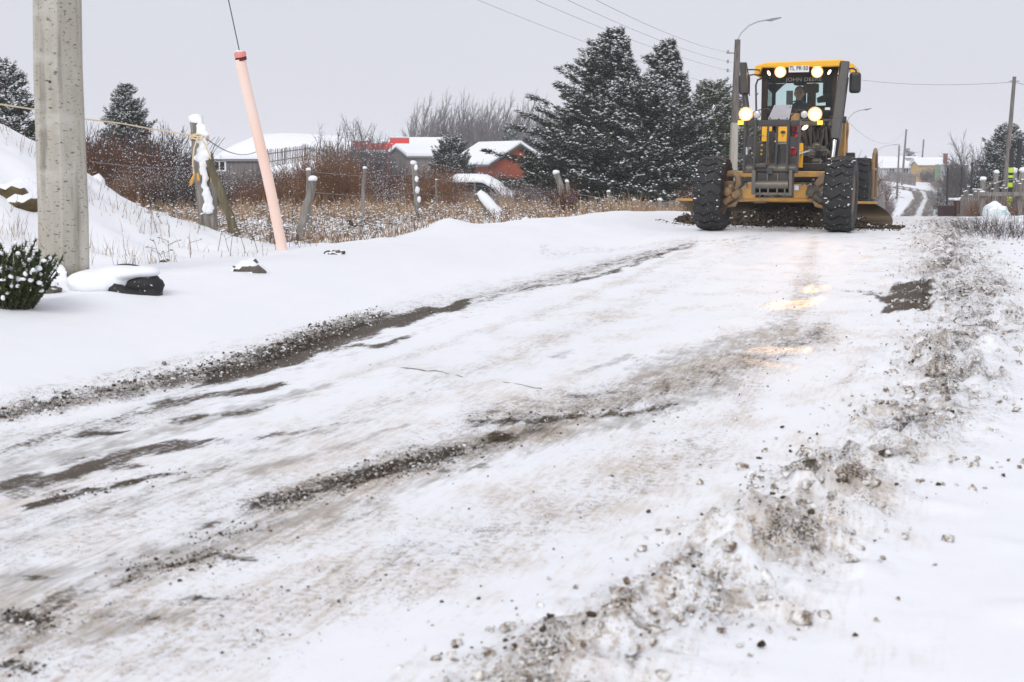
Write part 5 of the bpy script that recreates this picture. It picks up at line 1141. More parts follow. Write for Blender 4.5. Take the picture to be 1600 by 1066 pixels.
def ribbons(seg, r, minw=.0):
    P0 = np.array([s[0] for s in seg]); P1 = np.array([s[1] for s in seg]); w0 = np.maximum(np.array([s[2] for s in seg]), minw)[:, None]; w1 = np.maximum(np.array([s[3] for s in seg]), minw*.8)[:, None]; D = unit(P1-P0)
    a = unit(np.cross(D, r.normal(size=D.shape))); b = np.cross(D, a); c1 = -.5*a + .866*b; c2 = -.5*a - .866*b
    V = np.stack([P0+a*w0*.6, P0+c1*w0*.6, P0+c2*w0*.6, P1+a*w1*.6, P1+c1*w1*.6, P1+c2*w1*.6], 1).reshape(-1, 3)
    f = np.array([[0,1,4,3],[1,2,5,4],[2,0,3,5]]); return V, (f[None] + 6*np.arange(len(P0))[:, None, None]).reshape(-1, 4), P1
def tw_mat(n, a, b, vs=.9, sp=.0): return mat(n, a, .85, col2=b, vs=vs, lo=.35, hi=.65)
M['tw_red'] = tw_mat('red_brown_twigs', (.105, .040, .022), (.17, .072, .035)); M['tw_or'] = tw_mat('rusty_orange_stems', (.17, .078, .034), (.25, .130, .062)); M['tw_dk'] = tw_mat('dark_purple_twigs', (.045, .030, .028), (.085, .058, .052))
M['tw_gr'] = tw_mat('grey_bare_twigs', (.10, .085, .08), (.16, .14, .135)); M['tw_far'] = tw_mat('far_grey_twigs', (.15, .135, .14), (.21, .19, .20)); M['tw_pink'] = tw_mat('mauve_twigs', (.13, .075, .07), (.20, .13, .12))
PROTO = {}
def bush(kind, px, d, Hh, label, sx=1., rz=None, name='bare_bush', cat='bush', group=None, grow=None):
    if kind not in PROTO:
        seed, mt, nst, lv, nsub, ang, spread, sn, base_, mw, bend = BK[kind]; r = np.random.default_rng(seed)
        seg = twigs(r, 1.0, spread, nst, lv, nsub, .12, base_, ang, bend, .012 if lv < 2 else .018); V, Fq, tips = ribbons(seg, r, mw)
        me = arr_mesh('stems', V, Fq, [M[mt]]); sn_o = None
        if sn:
            k = r.random(len(tips)) < sn; V2, F2 = blobs(tips[k] + np.array([0, 0, .006]), r.uniform(.005, .016, k.sum()), r, .6); sn_o = arr_mesh('snow_specks', V2, F2, [M['snow']], kind='stuff')
        PROTO[kind] = (me, sn_o, [False])
    me, sn_o, used = PROTO[kind]; root = empty(name, on(px, d) - Vector((0,0,.08)), rz if rz is not None else random.uniform(0, 6.28), label, cat, group)
    for o in (me, sn_o):
        if o is None: continue
        c = o if not used[0] else o.copy()
        if used[0]: COL.objects.link(c)
        c.parent = root; c.scale = (Hh*sx*1.1, Hh*sx*1.1, Hh*1.15)
    used[0] = True; return root
BK = {'red': (41, 'tw_red', 120, 1, 11, .30, .66, .16, .55, .0052, (0,0)), 'orange': (42, 'tw_or', 130, 1, 6, .15, .5, .07, .8, .0055, (0,0)), 'dark': (43, 'tw_dk', 100, 1, 12, .42, .7, .20, .6, .0052, (0,0)), 'mauve': (44, 'tw_pink', 110, 1, 11, .35, .66, .20, .6, .0050, (0,0)),
      'snowy': (45, 'tw_dk', 80, 1, 12, .6, .85, .9, .6, .006, (0,0)), 'tree': (46, 'tw_gr', 9, 2, 8, .42, .42, .05, .15, .0026, (0,0)), 'poplar': (47, 'tw_far', 6, 2, 8, .22, .18, .0, .2, .0030, (.10,0)), 'tree2': (48, 'tw_gr', 18, 2, 8, .40, .5, .0, .2, .0034, (0,0)), 'brush': (49, 'tw_dk', 90, 1, 7, .5, 1.5, .35, .9, .006, (0,0))}
bl = [ # kind, px, distance, height, width factor, description
 ('red',160,46,2.9,.9,'big red-brown thicket bush right behind the concrete pole'), ('red',196,44,2.2,.9,'red-brown bush overlapping the mound edge'), ('red',148,52,2.6,1.,'red-brown bush half hidden by the concrete pole'), ('orange',212,40,1.5,1.,'rusty low bush left of the snowy post'),
 ('dark',232,56,3.4,.9,'tall dark bare bush left of the snowy post'), ('dark',205,60,3.6,.9,'dark bare bush below the pointed conifer'), ('tree',258,60,3.8,.9,'bare grey shrub left of the rope post'), ('dark',180,62,3.9,.9,'dark bush under the little conifer'), ('tree',150,64,4.0,.9,'bare grey shrub peeping over the red-brown thicket'),
 ('snowy',245,42,1.7,.9,'snow-loaded low bush between thicket and post'), ('snowy',272,41,1.5,.9,'snow-loaded round bush just left of the post'), ('snowy',262,46,2.1,.9,'higher snow-loaded bush left of the rope post'), ('dark',288,40,1.6,.9,'small dark bush touching the snowy post'),
 ('dark',345,50,1.3,1.,'dark low bush in front of the shed'), ('mauve',372,48,1.2,1.,'mauve bush right of the brace plank'), ('dark',402,52,1.6,.9,'dark bush left of the pink tube'), ('red',392,44,1.1,1.,'red-brown bush by the pink tube foot'), ('mauve',432,55,2.5,1.,'mauve bush right of the pink tube'),
 ('orange',410,42,1.3,1.2,'low rusty bush behind the pink tube'), ('orange',455,42,1.5,1.1,'rusty bush right of the pink tube'), ('dark',462,56,2.6,1.,'dark bush over the leaning stake'), ('orange',508,45,2.35,.8,'tall rusty-orange bush right of the leaning stake'), ('orange',532,44,2.2,.8,'tall rusty-orange bush left of the slim post'), ('orange',520,47,2.3,.7,'highest rusty-orange bush by the slim post'),
 ('mauve',495,58,3.0,1.,'mauve bush behind the rusty-orange ones'), ('dark',555,56,2.8,1.,'dark bush behind the slim fence post'), ('mauve',585,55,2.6,1.1,'mauve bush right of the slim fence post'), ('dark',612,58,2.7,1.,'dark bush left of the crooked post'), ('snowy',590,46,1.5,1.1,'snow-dusted tangled bush left of the crooked post'), ('dark',633,52,2.2,1.,'dark bush touching the crooked post'),
 ('orange',668,43,1.7,.8,'rusty-orange bush right of the crooked post'), ('orange',690,44,1.55,.8,'rusty-orange bush in front of the covered van'), ('red',660,48,1.9,.9,'red-brown bush behind the crooked post'), ('orange',560,43,1.1,1.2,'short rusty bush at the slim post'), ('mauve',650,62,2.6,1.1,'mauve bush below the round evergreen'),
 ('dark',765,72,2.6,1.1,'dark bush behind the snow-covered van'), ('mauve',742,78,3.4,1.,'mauve bush left of the orange house'), ('dark',800,66,2.0,1.1,'dark bush at the edge of the cypress clump'), ('dark',735,60,1.6,1.3,'dark bush over the side of the covered van'), ('snowy',770,56,1.2,1.2,'snow-dusted bush right of the covered van'), ('mauve',800,58,1.6,1.1,'mauve bush left of the cypress foot'),
 ('orange',715,42,1.0,1.2,'short rusty bush before the covered van'), ('dark',478,47,1.6,1.,'dark bush behind the leaning grey stake'), ('mauve',540,62,3.2,1.1,'mauve bush below the bare tree clump'), ('dark',430,64,2.8,1.2,'dark bush below the picket fence'), ('red',470,66,2.9,1.2,'red-brown bush below the picket fence'),
 ('red',881,31.5,.85,.6,'dark red weedy bush round the leaning post by the cypress'), ('red',1092,40,1.0,.9,'dark red shrub just left of the front wheel'),
 ('mauve',1330,66,2.6,.6,'mauve hedge bush right of the grader engine'), ('red',1340,74,3.1,.6,'reddish hedge bush beside the rear wheel'), ('mauve',1352,84,3.2,.55,'mauve hedge bush left of the low lamp'), ('mauve',1366,98,3.1,.5,'mauve hedge bush at the far road bend left'), ('dark',1378,118,2.4,.5,'dark hedge bush nearest the far road'), ('mauve',1331,90,4.4,.6,'tallest mauve hedge bush right of the cab'), ('snowy',1370,90,1.6,.6,'snow-dusted hedge bush above the blade end'), ('dark',1348,110,4.2,.6,'dark bush below the two small firs'),
 ('snowy',1452,252,3.0,.9,'snow-capped bush in front of the yellow far house'), ('dark',1462,250,2.6,1.2,'dark bush right of the far road bend'), ('mauve',1474,230,2.6,1.2,'pinkish bush at the outer side of the road bend'), ('snowy',1478,190,2.6,.9,'snow-capped bush before the green shed'), ('dark',1492,140,2.8,.8,'dark snowy bush below the brick chimney'), ('snowy',1495,125,2.4,.9,'snowy bush below the narrow conifer'), ('mauve',1490,105,1.8,.8,'mauve bush above the dark box'), ('snowy',1506,110,2.2,.9,'snowy bush between the thin black posts'),
 ('tree2',1516,120,6.6,.8,'large bare grey tree between the conifers at right'), ('tree2',1503,128,5.6,.8,'smaller bare grey tree right of the narrow conifer'), ('dark',1530,108,2.6,1.2,'dark bush under the bare grey tree'), ('dark',1548,100,2.2,1.2,'dark bush below the big snowy conifer'),
 ('orange',1528,56,1.2,.8,'brown dry bush at the grey gate post'), ('orange',1592,52,1.2,.9,'brown dry bush at the right edge by the gate'), ('orange',1560,50,.8,1.2,'brown dry weeds in front of the snowy tarpaulin')]
for kind, px, d, hh, sx, lb in bl:
    if kind == 'orange': sx *= .8
    if 555 < px < 780 and d > 50: hh *= .82
    if 330 < px <= 555 and d > 46 and kind != 'orange': hh *= .78
    bush(kind, px, d, hh, lb, sx, name='bare_tree' if 'tree' in kind else 'bare_bush', cat='bare tree' if 'tree' in kind else 'bush', group='bare bushes' if 'tree' not in kind else None)
for i, (px, d, hh, lb) in enumerate([(536,108,6.3,'leftmost bare tree leaning left by the red building'), (560,110,6.2,'bare tree in the middle of the clump before the red building'), (582,112,5.3,'lower bare tree right of the clump before the red building'), (598,114,5.3,'bare tree just left of the red building')]):
    bush('tree', px, d, hh, lb, .8, name='bare_tree', cat='bare tree', group='bare trees by the red building')
pl = ['first from the left','second from the left','third from the left','fourth from the left','fifth from the left','sixth from the left','seventh from the left','eighth from the left','ninth from the left','tenth from the left','eleventh from the left','twelfth from the left','thirteenth from the left','last at the cypress']
for i, px in enumerate([648, 660, 672, 692, 705, 722, 734, 748, 760, 772, 786, 806, 822, 838]):
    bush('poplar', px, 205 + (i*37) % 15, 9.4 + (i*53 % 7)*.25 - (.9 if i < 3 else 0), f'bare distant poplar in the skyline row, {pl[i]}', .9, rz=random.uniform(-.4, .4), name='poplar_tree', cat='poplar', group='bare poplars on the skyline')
# brush pile by the right edge
for i, (px, d, hh, sx) in enumerate([(1555, 21.5, .50, .75), (1590, 22.5, .6, .8), (1530, 23.5, .42, .7)]):
    bush('brush', px, d, hh, ['middle tangle of dark cut branches in the snow at right', 'rightmost tangle of dark cut branches at the picture edge', 'leftmost tangle of dark cut branches beside the windrow'][i], sx, name='brush_pile', cat='brush pile', group='tangles of cut branches')
# heather-like shrub, lower left
r = np.random.default_rng(5); sb = empty('evergreen_shrub', on(14, 9.0) - Vector((0,0,.02)), 0, 'small dense evergreen shrub dusted with snow at the left edge', 'shrub')
SV, LVv, SNp = [], [], []; segs = []
for k in range(270):
    a = r.uniform(0, 6.283); rad = math.sqrt(r.random()); d = np.array([math.cos(a)*rad*.65, math.sin(a)*rad*.65, 1.]); d /= np.linalg.norm(d); p = np.array([math.cos(a)*rad*.15, math.sin(a)*rad*.15, 0]); L = r.uniform(.22, .47)*(1.05-.25*rad)
    for i in range(8):
        q = p + d*L/8; segs.append((p, q, .006, .005)); d = d + r.normal(size=3)*.08; d /= np.linalg.norm(d)
        for _ in range(26 if i > 1 else 8):
            LVv.append(np.concatenate([p + (q-p)*r.random(), unit((d*1.1 + r.normal(size=3)*.75)[None])[0]]))
        if i > 2 and r.random() < .20: SNp.append(q + r.normal(size=3)*.012 + np.array([0,0,.008]))
        p = q
LA = np.array(LVv); V1 = leaf_tris(LA[:, :3], LA[:, 3:], r.uniform(.016, .032, len(LA)), np.full(len(LA), .010), r); arr_mesh('foliage', V1, np.arange(len(V1)).reshape(-1, 3), [mat('shrub_leaf', (.020, .042, .008), .6, col2=(.070, .095, .020), vs=9)], parent=sb, kind='stuff')
V, Fq, _ = ribbons(segs, r); arr_mesh('stems', V, Fq, [M['bark']], parent=sb)
mb = MB()
for p in SNp: mb.ball(p, (r.uniform(.010, .030), r.uniform(.010, .028), r.uniform(.009, .020)), 7, 5, .2)
melt(mb.build('snow_load', M['snow'], sb, smooth=True, kind='stuff'), .005)
# ---- dry grass and snow-capped weeds
def grass(name, n, gen, hmin, hmax, wd, mats, label, snowp=0., lean=.25):
    r = np.random.default_rng(n); P = gen(r, n); n = len(P); z = H(P[:, 0], P[:, 1]); P = np.column_stack([P, z-.02]); hh = r.uniform(hmin, hmax, n)*(1 + .3*r.normal(size=n)); hh = np.clip(hh, .04, None)
    D = unit(np.column_stack([r.normal(size=n)*lean, r.normal(size=n)*lean, np.ones(n)])); w = wd(P) ; side = np.stack([np.cos(a_ := r.uniform(0, 6.28, n)), np.sin(a_), 0*a_], 1)
    mid = P + D*(hh*.55)[:, None]; tip = P + D*hh[:, None] + np.column_stack([r.normal(size=n)*.12, r.normal(size=n)*.12, np.zeros(n)])*hh[:, None]
    V = np.stack([P-side*w[:, None], P+side*w[:, None], mid+side*w[:, None]*.8, mid-side*w[:, None]*.8, tip], 1).reshape(-1, 3); b = 5*np.arange(n)[:, None]
    Q4 = b + np.array([[0,1,2,3]]); T3 = b + np.array([[3,2,4]]); mi = r.integers(0, len(mats) - (1 if snowp else 0), n)
    V_all, Fl, mi_all = V, [Q4, T3], np.concatenate([mi, mi])
    if snowp:
        k = r.random(n) < snowp; Vb_, Fb_ = blobs(tip[k], r.uniform(.5, 1.3, k.sum())*snowR(P[k]), r, .6); Fl.append(Fb_ + len(V)); V_all = np.concatenate([V, Vb_]); mi_all = np.concatenate([mi_all, np.full(len(Fb_), len(mats)-1)])
    # order faces: quads, tris, snow tris
    o = arr_mesh(name, V_all, Fl, mats, mi_all, kind='stuff'); o['label'] = label; return o
def snowR(P): return .009 + .00042*P[:, 1]
M['straw'] = mat('dry_straw', (.30, .20, .115), .8, col2=(.44, .33, .22), vs=2); M['straw2'] = mat('brown_straw', (.26, .14, .065), .8, col2=(.40, .25, .13), vs=2); M['weed'] = mat('dark_dead_weeds', (.07, .045, .03), .85, col2=(.15, .10, .07), vs=3)
def cols(d0, d1, x0, x1, dens=None, pw=1.):
    def g(r, n):
        d = d0 + (d1-d0)*r.random(n)**pw; px = r.uniform(x0, x1, n); X_ = (px-CX)/F*d*.992; P = np.column_stack([X_, d])
        t_ = CT*X_ - ST*d; k = t_ < -6.6
        if dens is not None: k &= r.random(n) < dens(P, px)
        return P[k]
    return g
def patchy(sc, th, seed=0): return lambda P, px: np.clip((fbm(P[:, 0]*sc, P[:, 1]*sc, 3, seed)-th)*2.2, 0, 1)
wfar = lambda P: .0014 + .00022*P[:, 1]
grass('dry_grass', 52000, cols(28, 50, 120, 1075, patchy(.35, -.25, 101), .8), .16, .48, wfar, [M['straw'], M['straw'], M['straw2'], M['snow']], 'tall tan dry grass standing in the snowy field', .10)
grass('dry_weeds', 26000, cols(17.5, 34, 200, 1075, patchy(.6, -.25, 105)), .06, .30, wfar, [M['weed'], M['straw2'], M['straw'], M['snow']], 'short snow-capped weeds poking through the field snow', .30, .45)
grass('sparse_stems', 9000, cols(9.8, 20, -10, 640, lambda P, px: np.clip((fbm(P[:, 0]*.9, P[:, 1]*.9, 3, 107)+.0)*2.0, 0, 1)*.8), .05, .24, lambda P: .0009 + .00012*P[:, 1], [M['straw'], M['straw2'], M['weed']], 'sparse dry stems on the snowy bank', 0, .22)
# umbel weeds with little caps of snow
r = np.random.default_rng(77); seg, caps = [], []
for k in range(1500):
    d = r.uniform(13.5, 36); px = r.uniform(230, 1070); X_ = (px-CX)/F*d
    if CT*X_ - ST*d > -6.8 or float(fbm(X_*.7, d*.7, 2, 110)) < -.15: continue
    z = h(X_, d); hh = r.uniform(.10, .34); p = np.array([X_, d, z-.02]); q = p + np.array([r.normal()*.05, r.normal()*.05, hh]); wd_ = .0022 + .00012*d; seg.append((p, q, wd_*1.5, wd_))
    for j in range(r.integers(2, 6)):
        b_ = p + (q-p)*r.uniform(.55, 1); c_ = b_ + np.array([r.normal()*.06, r.normal()*.05, r.uniform(.01, .06)]); seg.append((b_, c_, wd_, wd_*.8)); caps.append(c_)
V, Fq, _ = ribbons(seg, r); caps = np.array(caps); V2, F2 = blobs(caps + np.array([0, 0, .01]), r.uniform(.012, .034, len(caps)), r, .35); V3, F3 = blobs(caps, r.uniform(.012, .026, len(caps)), r, .2)
o = arr_mesh('umbel_weeds', np.concatenate([V, V2, V3]), [Fq, F2+len(V), F3+len(V)+len(V2)], [M['weed'], M['snow']], np.concatenate([np.zeros(len(Fq)), np.ones(len(F2)), np.zeros(len(F3))]), kind='stuff'); o['label'] = 'dead umbel weeds carrying small caps of snow'
# low snowy tussocks in the field
P, R, MI = [], [], []
for k in range(3600):
    d = r.uniform(17, 44); px = r.uniform(150, 1060); X_ = (px-CX)/F*d
    if CT*X_ - ST*d > -7.0 + .0*d: continue
    P.append((X_, d, h(X_, d)-.02)); R.append(r.uniform(.03, .11)); MI.append(0)
scatter_lumps('snow_tussocks', np.array(P), R, [M['snow']], MI, 'small snow-covered tussocks of the field', .55, smooth=True)
# ================================================================== BUILDINGS AND YARD
M['red_wall'] = mat('bright_red_wall', (.72, .035, .022), .6, col2=(.60, .03, .02), vs=1); M['or_wall'] = mat('orange_red_wall', (.33, .070, .030), .8, col2=(.24, .06, .03), vs=1.5); M['yel_wall'] = mat('ochre_wall', (.50, .33, .10), .75, col2=(.42, .29, .10), vs=1, bump=.2)
M['grey_wall'] = mat('grey_house_wall', (.36, .36, .37), .8, col2=(.44, .44, .45), vs=1); M['green_wall'] = mat('green_shed_wall', (.15, .24, .12), .8, col2=(.20, .28, .16), vs=1); M['blue_wall'] = mat('blue_hut_wall', (.04, .12, .26), .7)
M['shed_wall'] = mat('weathered_shed_boards', (.14, .125, .12), .9, col2=(.25, .22, .21), vs=2, stretch=(5, 5, .4), bump=.4); M['shed_brown'] = mat('brown_shed_boards', (.09, .05, .04), .9, col2=(.15, .09, .07), vs=2, stretch=(5, 5, .4)); M['brick'] = mat('brick_chimney', (.20, .055, .04), .85, col2=(.28, .10, .075), vs=4); M['fascia'] = mat('roof_fascia', (.25, .25, .26), .7); M['teal'] = mat('green_tin_roof', (.12, .19, .18), .6)
def house(px, d, Wd, Dp, wh, rh, wall, label, rz=0, ridge='x', over=.25, wins=(), door=None, snow=.18, name='house', cat='house', z=None, trim='fascia', gablewall=None):
    b = on(px, d); b.z = (z if z is not None else b.z) - .1; e = empty(name, b, rz, label, cat)
    mb = MB(); mb.box((0, 0, wh/2), (Wd, Dp, wh))
    if ridge == 'x': pg = [(-Dp/2, wh-.01), (Dp/2, wh-.01), (0, wh+rh)]; mb.prism([(-Wd/2, y, zz) for y, zz in pg], (Wd, 0, 0))
    else: mb.prism([(x, -Dp/2, zz) for x, zz in [(-Wd/2, wh-.01), (Wd/2, wh-.01), (0, wh+rh)]], (0, Dp, 0))
    mb.build('wall', M[wall], e)
    for nm, th, off, mt, ov in (('roof', .08, .01, trim, over), ('roof_snow', snow, .10, 'snow', over-.03)):
        for sg_ in (-1, 1):
            mb = MB()
            if ridge == 'x':
                hy = Dp/2+ov; zz = wh - rh*ov/(Dp/2); mb.prism([(-Wd/2-ov, sg_*hy, zz+off), (-Wd/2-ov, 0, wh+rh+off), (-Wd/2-ov, 0, wh+rh+off+th), (-Wd/2-ov, sg_*hy, zz+off+th)], (Wd+2*ov, 0, 0))
            else:
                hx_ = Wd/2+ov; zz = wh - rh*ov/(Wd/2); mb.prism([(sg_*hx_, -Dp/2-ov, zz+off), (0, -Dp/2-ov, wh+rh+off), (0, -Dp/2-ov, wh+rh+off+th), (sg_*hx_, -Dp/2-ov, zz+off+th)], (0, Dp+2*ov, 0))
            mb.build(nm, M[mt], e, bevel=.05 if nm == 'roof_snow' else 0)
    for (x, z0, w_, h_) in wins:
        mb = MB(); mb.box((x, -Dp/2-.03, z0), (w_+.14, .06, h_+.14)); f = mb.build('window', M['white'], e)
        for sx in (-1, 1): mb = MB(); mb.box((x+sx*(w_/4+.01), -Dp/2-.062, z0), (w_/2-.05, .01, h_)); mb.build('pane', M['win'], f)
    if door: mb = MB(); mb.box((door[0], -Dp/2-.03, door[2]/2), (door[1], .05, door[2])); mb.build('door', M['fascia'], e)
    return e
def ztop(px, py, d): return at(px, py, d).z
# left side
zb = h((362-CX)/F*70, 70)
sh = house(364, 70, 2.7, 2.2, ztop(364, 249, 70)-zb, .12, 'shed_wall', 'weathered grey shed with one small window behind the thicket', .05, wins=[(-.42, ztop(345, 258, 70)-zb+.05, .50, .38)], name='shed', cat='shed', snow=.05, over=.12)
sh2 = house(318, 71, 1.6, 2.0, ztop(318, 247, 71)-h((318-CX)/F*71, 71), .1, 'shed_brown', 'brown boarded end of the shed left of its window', .05, name='shed', cat='shed', snow=.05, over=.12)
def hz(px, d, Wd, Dp, yt, rh, wall, lb, **k): return house(px, d, Wd, Dp, ztop(px, yt, d)-h((px-CX)/F*d, d), rh, wall, lb, **k)
hz(668, 168, 4.8, 5, 231, .95, 'red_wall', 'long red house with a snowy roof right of the red tower', wins=[(.9, 3.6, .6, .5)], snow=.3)
hz(625, 160, 2.1, 3.0, 215.5, .10, 'red_wall', 'tall bright red block of the red building', rz=.1, snow=.03, over=.0)
hz(605, 167, 1.9, 3.0, 222, .2, 'red_wall', 'lower red block left of the tall red one', rz=-.1, snow=.03, over=.0)
hz(590, 160, 1.2, 2.0, 224, .1, 'red_wall', 'small red hut box left of the red blocks', snow=.04, over=.0)
hz(566, 150, 1.6, 2.0, 220, .25, 'red_wall', 'leftmost small red gable behind the bare trees', snow=.04, over=.1)
e = house(578, 118, 2.6, 2.2, ztop(578, 238, 118)-h((578-CX)/F*118, 118), .12, 'blue_wall', 'blue hut behind the bare tree clump', 0, name='shed', cat='hut', snow=.06)
e = house(650, 120, 3.2, 4, ztop(650, 243, 120)-h((650-CX)/F*120, 120), .7, 'shed_wall', 'low grey shed under a thick snowy roof left of the evergreen', .5, name='shed', cat='shed', snow=.3)
eo = house(780, 98, 4.0, 6.5, ztop(775, 253, 98)-h((775-CX)/F*98, 98), 1.2, 'or_wall', 'orange-red house with a snowy gable roof left of the cypress', .42, ridge='y', wins=[(.5, 1.3, .9, .6)], snow=.22, over=.35, trim='teal')
# snow-covered hill fence (pickets too small to pick apart)
def pickets(x0, y0t, x1, y1t, d0, d1, n, hh, label, mt='shed_wall', w_=.07, hj=.12, name='picket_fence', rails=True):
    a, b = at(x0, y0t, d0), at(x1, y1t, d1); e = empty(name, a.lerp(b, .5), 0, label, 'fence'); o = e.location; mb = MB()
    for i in range(n):
        p = a.lerp(b, i/(n-1)) - o; k = random.uniform(-hj, hj*.6); mb.box((p.x+random.uniform(-.02,.02), p.y, p.z - hh/2 + k/2), (w_*random.uniform(.6,1.2), .03, hh+k), Matrix.Rotation(random.uniform(-.04,.04),3,'Y'))
    mb.build('pickets', M[mt], e, kind='stuff')
    if rails:
        for q in (.25, .7): mb = MB(); mb.beam(a-o-Vector((0,-.05,hh*q)), b-o-Vector((0,-.05,hh*q)), .05, .08); mb.build('rail', M[mt], e)
    return e
pickets(408, 235, 478, 226, 120, 132, 40, 1.5, 'old grey picket fence on the snowy slope right of the pink tube')
pickets(478, 226, 560, 237, 132, 128, 48, 1.4, 'right half of the old picket fence below the white hill', hj=.2)
pickets(680, 303, 800, 306, 52, 54, 60, .9, 'low grey picket fence in front of the snow-covered van', w_=.05)
M['yard_wood'] = mat('dark_yard_wood', (.11, .095, .085), .9, col2=(.26, .24, .22), vs=2.5, stretch=(6,6,.7), bump=.7, bs=30)
M['tan'] = mat('tan_dry_bank', (.38, .27, .16), .9, col2=(.26, .17, .10), vs=1.2, bump=.6)
# far right houses
def zb_(px, d): return h((px-CX)/F*d, d)
house(1413, 268, 10.5, 6, ztop(1413, 262, 268)-zb_(1413, 268), .9, 'grey_wall', 'long pale grey house with a snowy roof beside the far poles', .0, wins=[(-3.2, 1.9, 1.0, .9), (-.6, 1.9, .9, .9), (3.0, 1.9, 1.2, 1.2)], snow=.35, over=.3)
house(1383, 285, 6.5, 6, ztop(1383, 256, 285)-zb_(1383, 285), 1.0, 'yel_wall', 'yellow far house half hidden by the hedge', .0, wins=[(1.2, 2.2, 1.2, 1.2)], snow=.35, over=.3)
house(1446, 258, 4.0, 5, ztop(1446, 258, 258)-zb_(1446, 258), .7, 'yel_wall', 'ochre yellow hut with a snowy roof right of the grey house', .0, door=(2.0+(-.3), .5, 2.0), snow=.3, over=.25)
house(1451, 262, 5.4, 5, ztop(1451, 256, 262)-zb_(1451, 262), .9, 'grey_wall', 'grey gable roof peeping above the ochre hut', .0, snow=.3, over=.3)
house(1472, 240, 1.7, 3, ztop(1472, 258, 240)-zb_(1472, 240), .1, 'green_wall', 'narrow green shed beside the brick chimney', 0, name='shed', cat='shed', snow=.1, over=.05)
house(1398, 315, 9, 6, ztop(1398, 247, 315)-zb_(1398, 315), .25, 'grey_wall', 'far grey flat-roofed building above the grey house', 0, snow=.15, over=.3)
house(1490, 236, 3.6, 3, ztop(1490, 258, 236)-zb_(1490, 236), .1, 'grey_wall', 'grey-blue shed right of the brick chimney', 0, name='shed', cat='shed', snow=.12, over=.1)
ch = empty('brick_chimney', on(1475.5, 238), 0, 'square red brick chimney standing above the green shed', 'chimney'); zz = ztop(1475, 241, 238) - ch.location.z
mb = MB(); mb.box((0, 0, zz/2), (.55, .55, zz)); mb.build('stack', M['brick'], ch); mb = MB(); mb.box((0, 0, zz), (.66, .66, .25)); mb.build('cap', M['brick'], ch)
pickets(1386, 266, 1431, 272, 222, 205, 40, 1.7, 'dark far picket fence in front of the grey house', w_=.12)
# plank fence by the hedge left of the far road
def planks(x0, yt0, x1, yt1, d0, d1, n, hh, label, mt='grey_wood', gap=.86, lean=.03, snowcap=False):
    a, b = at(x0, yt0, d0), at(x1, yt1, d1); e = empty('plank_fence', a.lerp(b, .5), 0, label, 'fence'); o = e.location; w_ = (b-a).length/n; ang = math.atan2(b.y-a.y, b.x-a.x)
    for i in range(n):
        p = a.lerp(b, (i+.5)/n) - o; k = random.uniform(-.32, .06)*hh; mb = MB(); mb.box((p.x, p.y, p.z - hh/2 + k/2), (w_*gap*random.uniform(.8,1.05), .03, hh+k), Matrix.Rotation(ang,3,'Z') @ Matrix.Rotation(random.uniform(-lean,lean),3,'Y')); q = mb.build('plank', M[mt], e)
        if snowcap: mb = MB(); mb.ball((p.x, p.y, p.z+k+.01), (min(.07, w_*.4), .04, .025), 7, 4, .25); mb.build('snow_cap', M['snow'], q)
    return e
planks(1366, 286, 1384, 284, 66, 74, 12, 1.7, 'grey weathered plank fence under the reddish hedge by the blade end')
# right yard
planks(1500, 300, 1534, 285, 62, 55, 11, 1.15, 'short grey plank fence with snow left of the gate post', mt='yard_wood', lean=.14, snowcap=True, gap=.6)
planks(1543, 290, 1600, 280, 60, 56, 16, 1.3, 'slanting pale boards leaning behind the grey rail', mt='yard_wood', lean=.25, snowcap=True, gap=.45)
yg = empty('yard_gate', on(1566, 50), 0, 'grey timber gate with one heavy rail in the right yard', 'gate'); o = yg.location
def yr(x, y, dd=0): return at(x, y, 50+dd) - o
for nm, a, b, w_, t_ in (('gate_post', yr(1535, 303), yr(1536, 346), .16, .14), ('rail', yr(1530, 303.5, -.1), yr(1640, 303, -.3), .14, .10), ('gate_post', yr(1590, 302), yr(1594, 338), .15, .13), ('diagonal_brace', yr(1572, 338, .2), yr(1592, 300, .2), .10, .06), ('thin_rail', yr(1537, 286, .3), yr(1586, 280, .3), .04, .04), ('thin_rail', yr(1537, 298, .3), yr(1556, 282, .3), .05, .05)):
    mb = MB(); mb.beam(a, b, w_, t_, up=(0, 1, 0)); mb.build(nm, M['yard_wood'], yg, bevel=.008)
mb = MB(); mb.ball(yr(1535, 300), (.10, .10, .05), 9, 5); mb.build('snow_cap', M['snow'], yg)
fpost(1535, 60, 1536, 281, 'square grey post with a thick snow cap behind the gate', .13, .13, sides=4, name='snow_capped_post')
fpost(1553, 61, 1557, 270, 'pale post with a snow cap beside the tall brown pole', .12, .13, sides=4, name='snow_capped_post')
fpost(1585, 58, 1583, 268, 'heavy grey timber post left of the tall black pipe', .17, .18, sides=5, name='timber_post', cap=True)
fpost(1597, 57, 1599, 268, 'grey timber post cut by the right edge', .16, .16, sides=5, name='timber_post')
M['blackpipe'] = mat('black_charred_pipe', (.015, .015, .018), .7); M['hiviz'] = mat('fluorescent_yellow_band', (.48, .66, .05), .6)
def pipe(px, d, yt, w_, label, bands=(), yb=None):
    b = on(px, d); e = empty('black_post', b, 0, label, 'post', 'black posts'); zt_ = at(px, yt, d).z - b.z; mb = MB(); mb.path([(0,0,-.2), (.01,0,zt_*.5), (.0,0,zt_)], w_, 9); mb.build('post', M['blackpipe'], e)
    for y, hb in bands: z = at(px, y, d).z - b.z; mb = MB(); mb.cyl((0,0,z-hb), (.0,0,z+hb), w_*1.25, n=9); mb.build('yellow_band', M['hiviz'], e)
